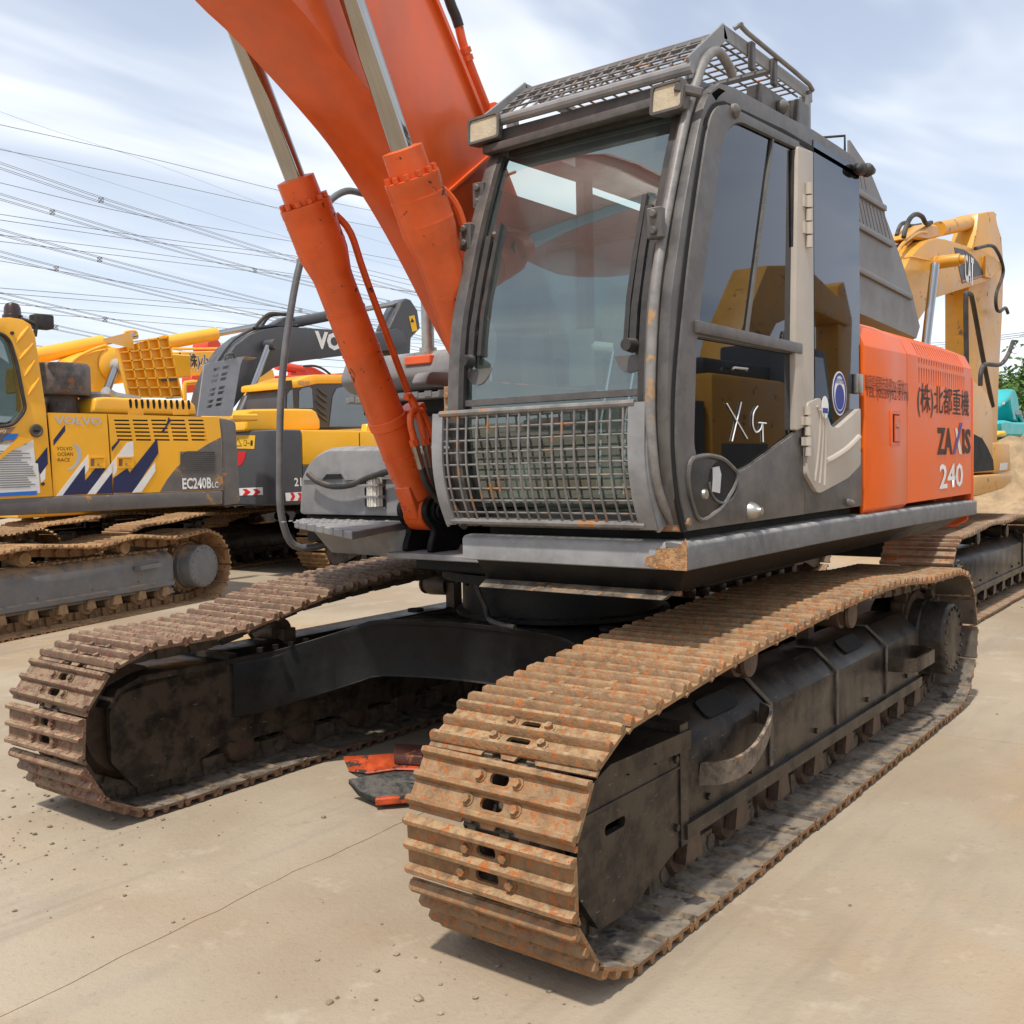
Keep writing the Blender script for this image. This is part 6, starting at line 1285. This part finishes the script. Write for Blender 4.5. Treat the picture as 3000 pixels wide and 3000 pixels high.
# ================================================================= SMALL THINGS, VEGETATION, CABLES
sp_ = thing('scrap_plate', 'broken orange and black plate lying between the tracks, upper piece', 'scrap', (.8, -.6, 0))
mo = mat('scuffed_orange_scrap', (.50, .07, .015), .55, var=.35, scale=12, rust=.3, rust_col=(.03, .025, .02), rscale=9, bump=.2); mk = mat('torn_black_rubber', (.025, .027, .028), .6, var=.5, scale=12, dust=.4, dust_col=(.2, .17, .13), bump=.5)
def G(px, z): return un(px[0], px[1], 'z', z)
def slab(root, pts, z0, th, name, m, dz=None):
    mb = MB(); L = [G(p, z0+(dz[i] if dz else 0)) for i, p in enumerate(pts)]; mb.loft([L, [q+Vector((0, 0, th)) for q in L]]); mb.build(name, m, root, bevel=.006, seg=1)
slab(sp_, [(1005, 2222), (1090, 2218), (1160, 2212), (1230, 2215), (1230, 2260), (1160, 2258), (1080, 2270), (1022, 2262)], .10, .012, 'orange_sheet', mo, [.02, .03, .03, .03, 0, 0, 0, 0])
slab(sp_, [(1018, 2262), (1080, 2268), (1160, 2258), (1225, 2262), (1225, 2300), (1150, 2290), (1060, 2285)], .085, .012, 'rubber_sheet', mk)
slab(sp_, [(1155, 2205), (1240, 2210), (1240, 2245), (1155, 2240)], .12, .05, 'bracket', mat('maroon_bracket', (.09, .03, .02), .6, var=.4, rust=.2))
s2 = thing('scrap_plate', 'broken orange and black plate lying between the tracks, lower piece', 'scrap', (1.1, -.3, 0))
slab(s2, [(1018, 2298), (1090, 2288), (1225, 2285), (1225, 2345), (1100, 2352), (1050, 2330)], .03, .03, 'rubber_sheet', mk, [.05, .05, .05, 0, 0, 0])
slab(s2, [(1098, 2340), (1225, 2325), (1225, 2352), (1100, 2362)], .022, .035, 'orange_edge', mo)
mb = MB(); rg = random.Random(3)
for j in range(560):
    if j < 330: x, y = rg.gauss(2.45, .45), rg.gauss(-1.45, .6)
    elif j < 400: x, y = rg.gauss(2.3, .25), rg.gauss(1.1, .35)
    else: x, y = rg.uniform(-8, 4.2), rg.uniform(-6, 4)
    r_ = min(abs(rg.gauss(0, .0042))+.0015, .016)
    mb.blob((x, y, r_*.3), r_, j, 1, (1.3, 1.2, .6))
mb.build('gravel', mat('loose_grit', (.30, .235, .16), .95, var=.5, scale=20, bump=.4), kind='stuff')['label'] = 'loose grit and dry clay crumbs on the concrete'
# dirt heap at the right
def heap(c, r, h, name, label, m, seed):
    bm = bmesh.new(); n = 26; rg = random.Random(seed); vs = []
    for i in range(n+1):
        row = []
        for j in range(n+1):
            a, b = (i/n-.5)*2, (j/n-.5)*2; d = math.hypot(a, b); z = max(0, 1-d)**.8*h*(1+rg.uniform(-.12, .12))*(1+.3*math.sin(a*7+b*5)) if d < 1 else 0
            row.append(bm.verts.new((c[0]+a*r, c[1]+b*r, c[2]-.03+z)))
        vs.append(row)
    for i in range(n):
        for j in range(n): bm.faces.new((vs[i][j], vs[i+1][j], vs[i+1][j+1], vs[i][j+1]))
    mb = MB(); mb.bm = bm; return tag(mb.build(name, m), label, 'dirt heap')
heap(ud(3010, 1380, 22)*1.0-Vector((0, 0, ud(3010, 1380, 22).z)), 3.2, 1.9, 'dirt_heap', 'pale clay heap beside the tan excavator at the right edge', mat('pale_clay', (.36, .25, .14), .95, var=.3, scale=3, bump=.8, bscale=8), 5)
# trees
MT['leaf'] = mat('foliage', (.085, .17, .028), .6, var=.5, scale=2.2, bump=0); MT['bark'] = mat('bark', (.10, .07, .05), .9)
def tree(base, h, rx, n, seed, label, leaf=.16):
    rg = random.Random(seed); base = Vector(base); root = thing('tree', label, 'tree', base)
    mb = MB(); mb.tube([base, base+Vector((.1, .05, h*.35)), base+Vector((-.05, .1, h*.7))], [.16, .12, .05], 8, 3); tips = []
    for j in range(9):
        a = rg.uniform(0, 6.28); s0 = base+Vector((0, 0, h*rg.uniform(.2, .6))); e = s0+Vector((math.cos(a)*rx*.7, math.sin(a)*rx*.7, h*rg.uniform(.1, .4))); mb.tube([s0, s0.lerp(e, .5)+Vector((0, 0, .1)), e], [.06, .04, .015], 6); tips.append(e)
    mb.build('trunk', MT['bark'], root)
    mb = MB(); cl = [(base+Vector((rg.gauss(0, rx*.42), rg.gauss(0, rx*.42), h*rg.uniform(.22, .98))), rg.uniform(.35, .75)*rx*.5) for _ in range(46)]
    for j in range(n):
        c, r_ = rg.choice(cl); d = Vector((rg.gauss(0, 1), rg.gauss(0, 1), rg.gauss(0, .8))).normalized()*r_*rg.uniform(.55, 1.1); p = c+d
        u = Vector((rg.gauss(0, 1), rg.gauss(0, 1), rg.gauss(0, .6))).normalized(); w = u.cross(Vector((rg.gauss(0, 1), rg.gauss(0, 1), rg.gauss(0, 1)))).normalized(); s_ = leaf*rg.uniform(.6, 1.3)
        vs = [mb.bm.verts.new(q) for q in (p-u*s_, p+w*s_*.4, p+u*s_, p-w*s_*.4)]; mb.face(vs)
    mb.build('crown', MT['leaf'], root, smooth=False)
def gnd_at(px, depth): q = ud(px, 1300, depth); return (q.x, q.y, 0)
tree(gnd_at(3010, 46), 5.3, 2.6, 5200, 1, 'tall leafy green tree at the right edge behind the teal excavator'); tree(gnd_at(2950, 50), 4.6, 2.6, 4600, 2, 'lower bushy green tree left of the teal excavator'); tree(gnd_at(3110, 44), 6.0, 2.8, 3000, 3, 'leafy green tree just beyond the right edge')
tree(gnd_at(812, 44), 4.1, 1.5, 1600, 4, 'small green tree glimpsed below the charcoal boom')
# overhead cables
def cable(pts, d0, d1, r, n=16):
    P = spl2([(x*.6729, 300+y*.6729) for x, y in pts], n); L = []
    for i, (x, y) in enumerate(P): t = i/(len(P)-1); L.append(ud(x, y, 1/((1-t)/d0+t/d1)))
    return L
SING = [[(-60, 85), (0, 97), (640, 240), (1250, 392), (1650, 478), (1950, 540)], [(-60, 193), (0, 205), (640, 335), (1250, 468), (1640, 543), (1950, 600)], [(-60, 340), (0, 350), (600, 490), (1300, 610), (1750, 690), (1950, 720)],
        [(-60, 478), (0, 487), (640, 585), (1370, 682), (1790, 775), (1950, 800)], [(-60, 503), (0, 512), (640, 605), (1370, 702), (1790, 795), (1950, 820)], [(-60, 570), (0, 577), (640, 655), (1340, 757), (1950, 850)],
        [(-60, 598), (0, 605), (640, 682), (1400, 772), (1950, 845)], [(-60, 680), (0, 690), (640, 800), (1340, 912), (1950, 1000)], [(-60, 803), (0, 808), (640, 860), (1360, 921), (1950, 975)], [(-60, 825), (0, 830), (640, 882), (1300, 940), (1950, 990)],
        [(-60, 870), (0, 875), (500, 915), (1100, 970), (1950, 1045)], [(-60, 904), (0, 908), (500, 945), (1000, 985), (1950, 1060)], [(160, 1060), (450, 1085), (1000, 1125), (1950, 1180)], [(1300, 1080), (1600, 1110), (1950, 1140)], [(1300, 1110), (1600, 1132), (1950, 1155)]]
for L in SING:
    mb = MB(); mb.tube(cable(L, 70, 150, .02, 6), .026, 5); tag(mb.build('power_cable', MT['wire']), 'single overhead power cable crossing the sky', 'power cable', 'single overhead power cables')
for L in ([(-60, 15), (0, 40), (240, 125), (640, 255), (1250, 480), (1700, 620)], [(-60, 180), (0, 198), (500, 355), (1300, 602), (1950, 770)]):
    mb = MB(); mb.tube(cable(L, 160, 260, .02, 6), .026, 5); tag(mb.build('power_cable', MT['wire']), 'faint thin overhead cable high at the left', 'power cable', 'faint overhead cables')
BUND = [([(-60, 255), (0, 275), (440, 425), (760, 525), (1300, 692), (1800, 830), (1950, 868)], [440, 1297]), ([(-60, 392), (0, 410), (228, 478), (640, 602), (1110, 732), (1690, 870), (1950, 925)], [228, 1111, 1690]), ([(-60, 548), (0, 565), (434, 684), (1000, 832), (1308, 905), (1950, 1050)], [434, 1308]),
        ([(-60, 645), (0, 660), (245, 724), (700, 835), (1150, 935), (1950, 1100)], [245, 1150]), ([(-60, 825), (0, 840), (457, 945), (800, 1022), (1100, 1085)], [457]), ([(30, 925), (90, 940), (243, 980), (520, 1037), (800, 1090)], [243])]
for bi, (L, sps) in enumerate(BUND):
    C_ = cable(L, 70, 150, .02, 8); root = thing('cable_bundle', 'four-strand overhead cable bundle with spacers, number %s from the top' % ('one two three four five six'.split()[bi]), 'cable bundle', C_[0], 'bundled overhead cables')
    for dx, dz in ((-.2, .2), (.2, .2), (.2, -.2), (-.2, -.2)):
        mb = MB(); mb.tube([p+RT*dx+Vector((0, 0, dz)) for p in C_], .022, 5); mb.build('strand', MT['wire'], root)
    for sx_ in sps:
        tx = sx_*.6729; c = min(C_, key=lambda p: abs((1500+FPX*(p-CAM).dot(RT)/(p-CAM).dot(FW))-tx)); mb = MB()
        L4 = [c+RT*dx+Vector((0, 0, dz)) for dx, dz in ((-.20, .20), (.20, .20), (.20, -.20), (-.20, -.20))]
        for i_ in range(4): mb.tube([L4[i_], c], .045, 5); mb.tube([L4[i_], L4[(i_+1) % 4]], .02, 5)
        mb.build('spacer', MT['wire'], root)
for y0, y1 in ((1003, 974), (1010, 980), (1017, 986)):
    mb = MB(); mb.tube([ud(2560, y0+14, 170), ud(2760, y0, 150), ud(3000, y1, 130), ud(3150, y1-18, 120)], .04, 5); tag(mb.build('power_cable', MT['wire']), 'overhead cable low above the tan excavator at the right', 'power cable', 'low overhead cables at the right')
flush_text()
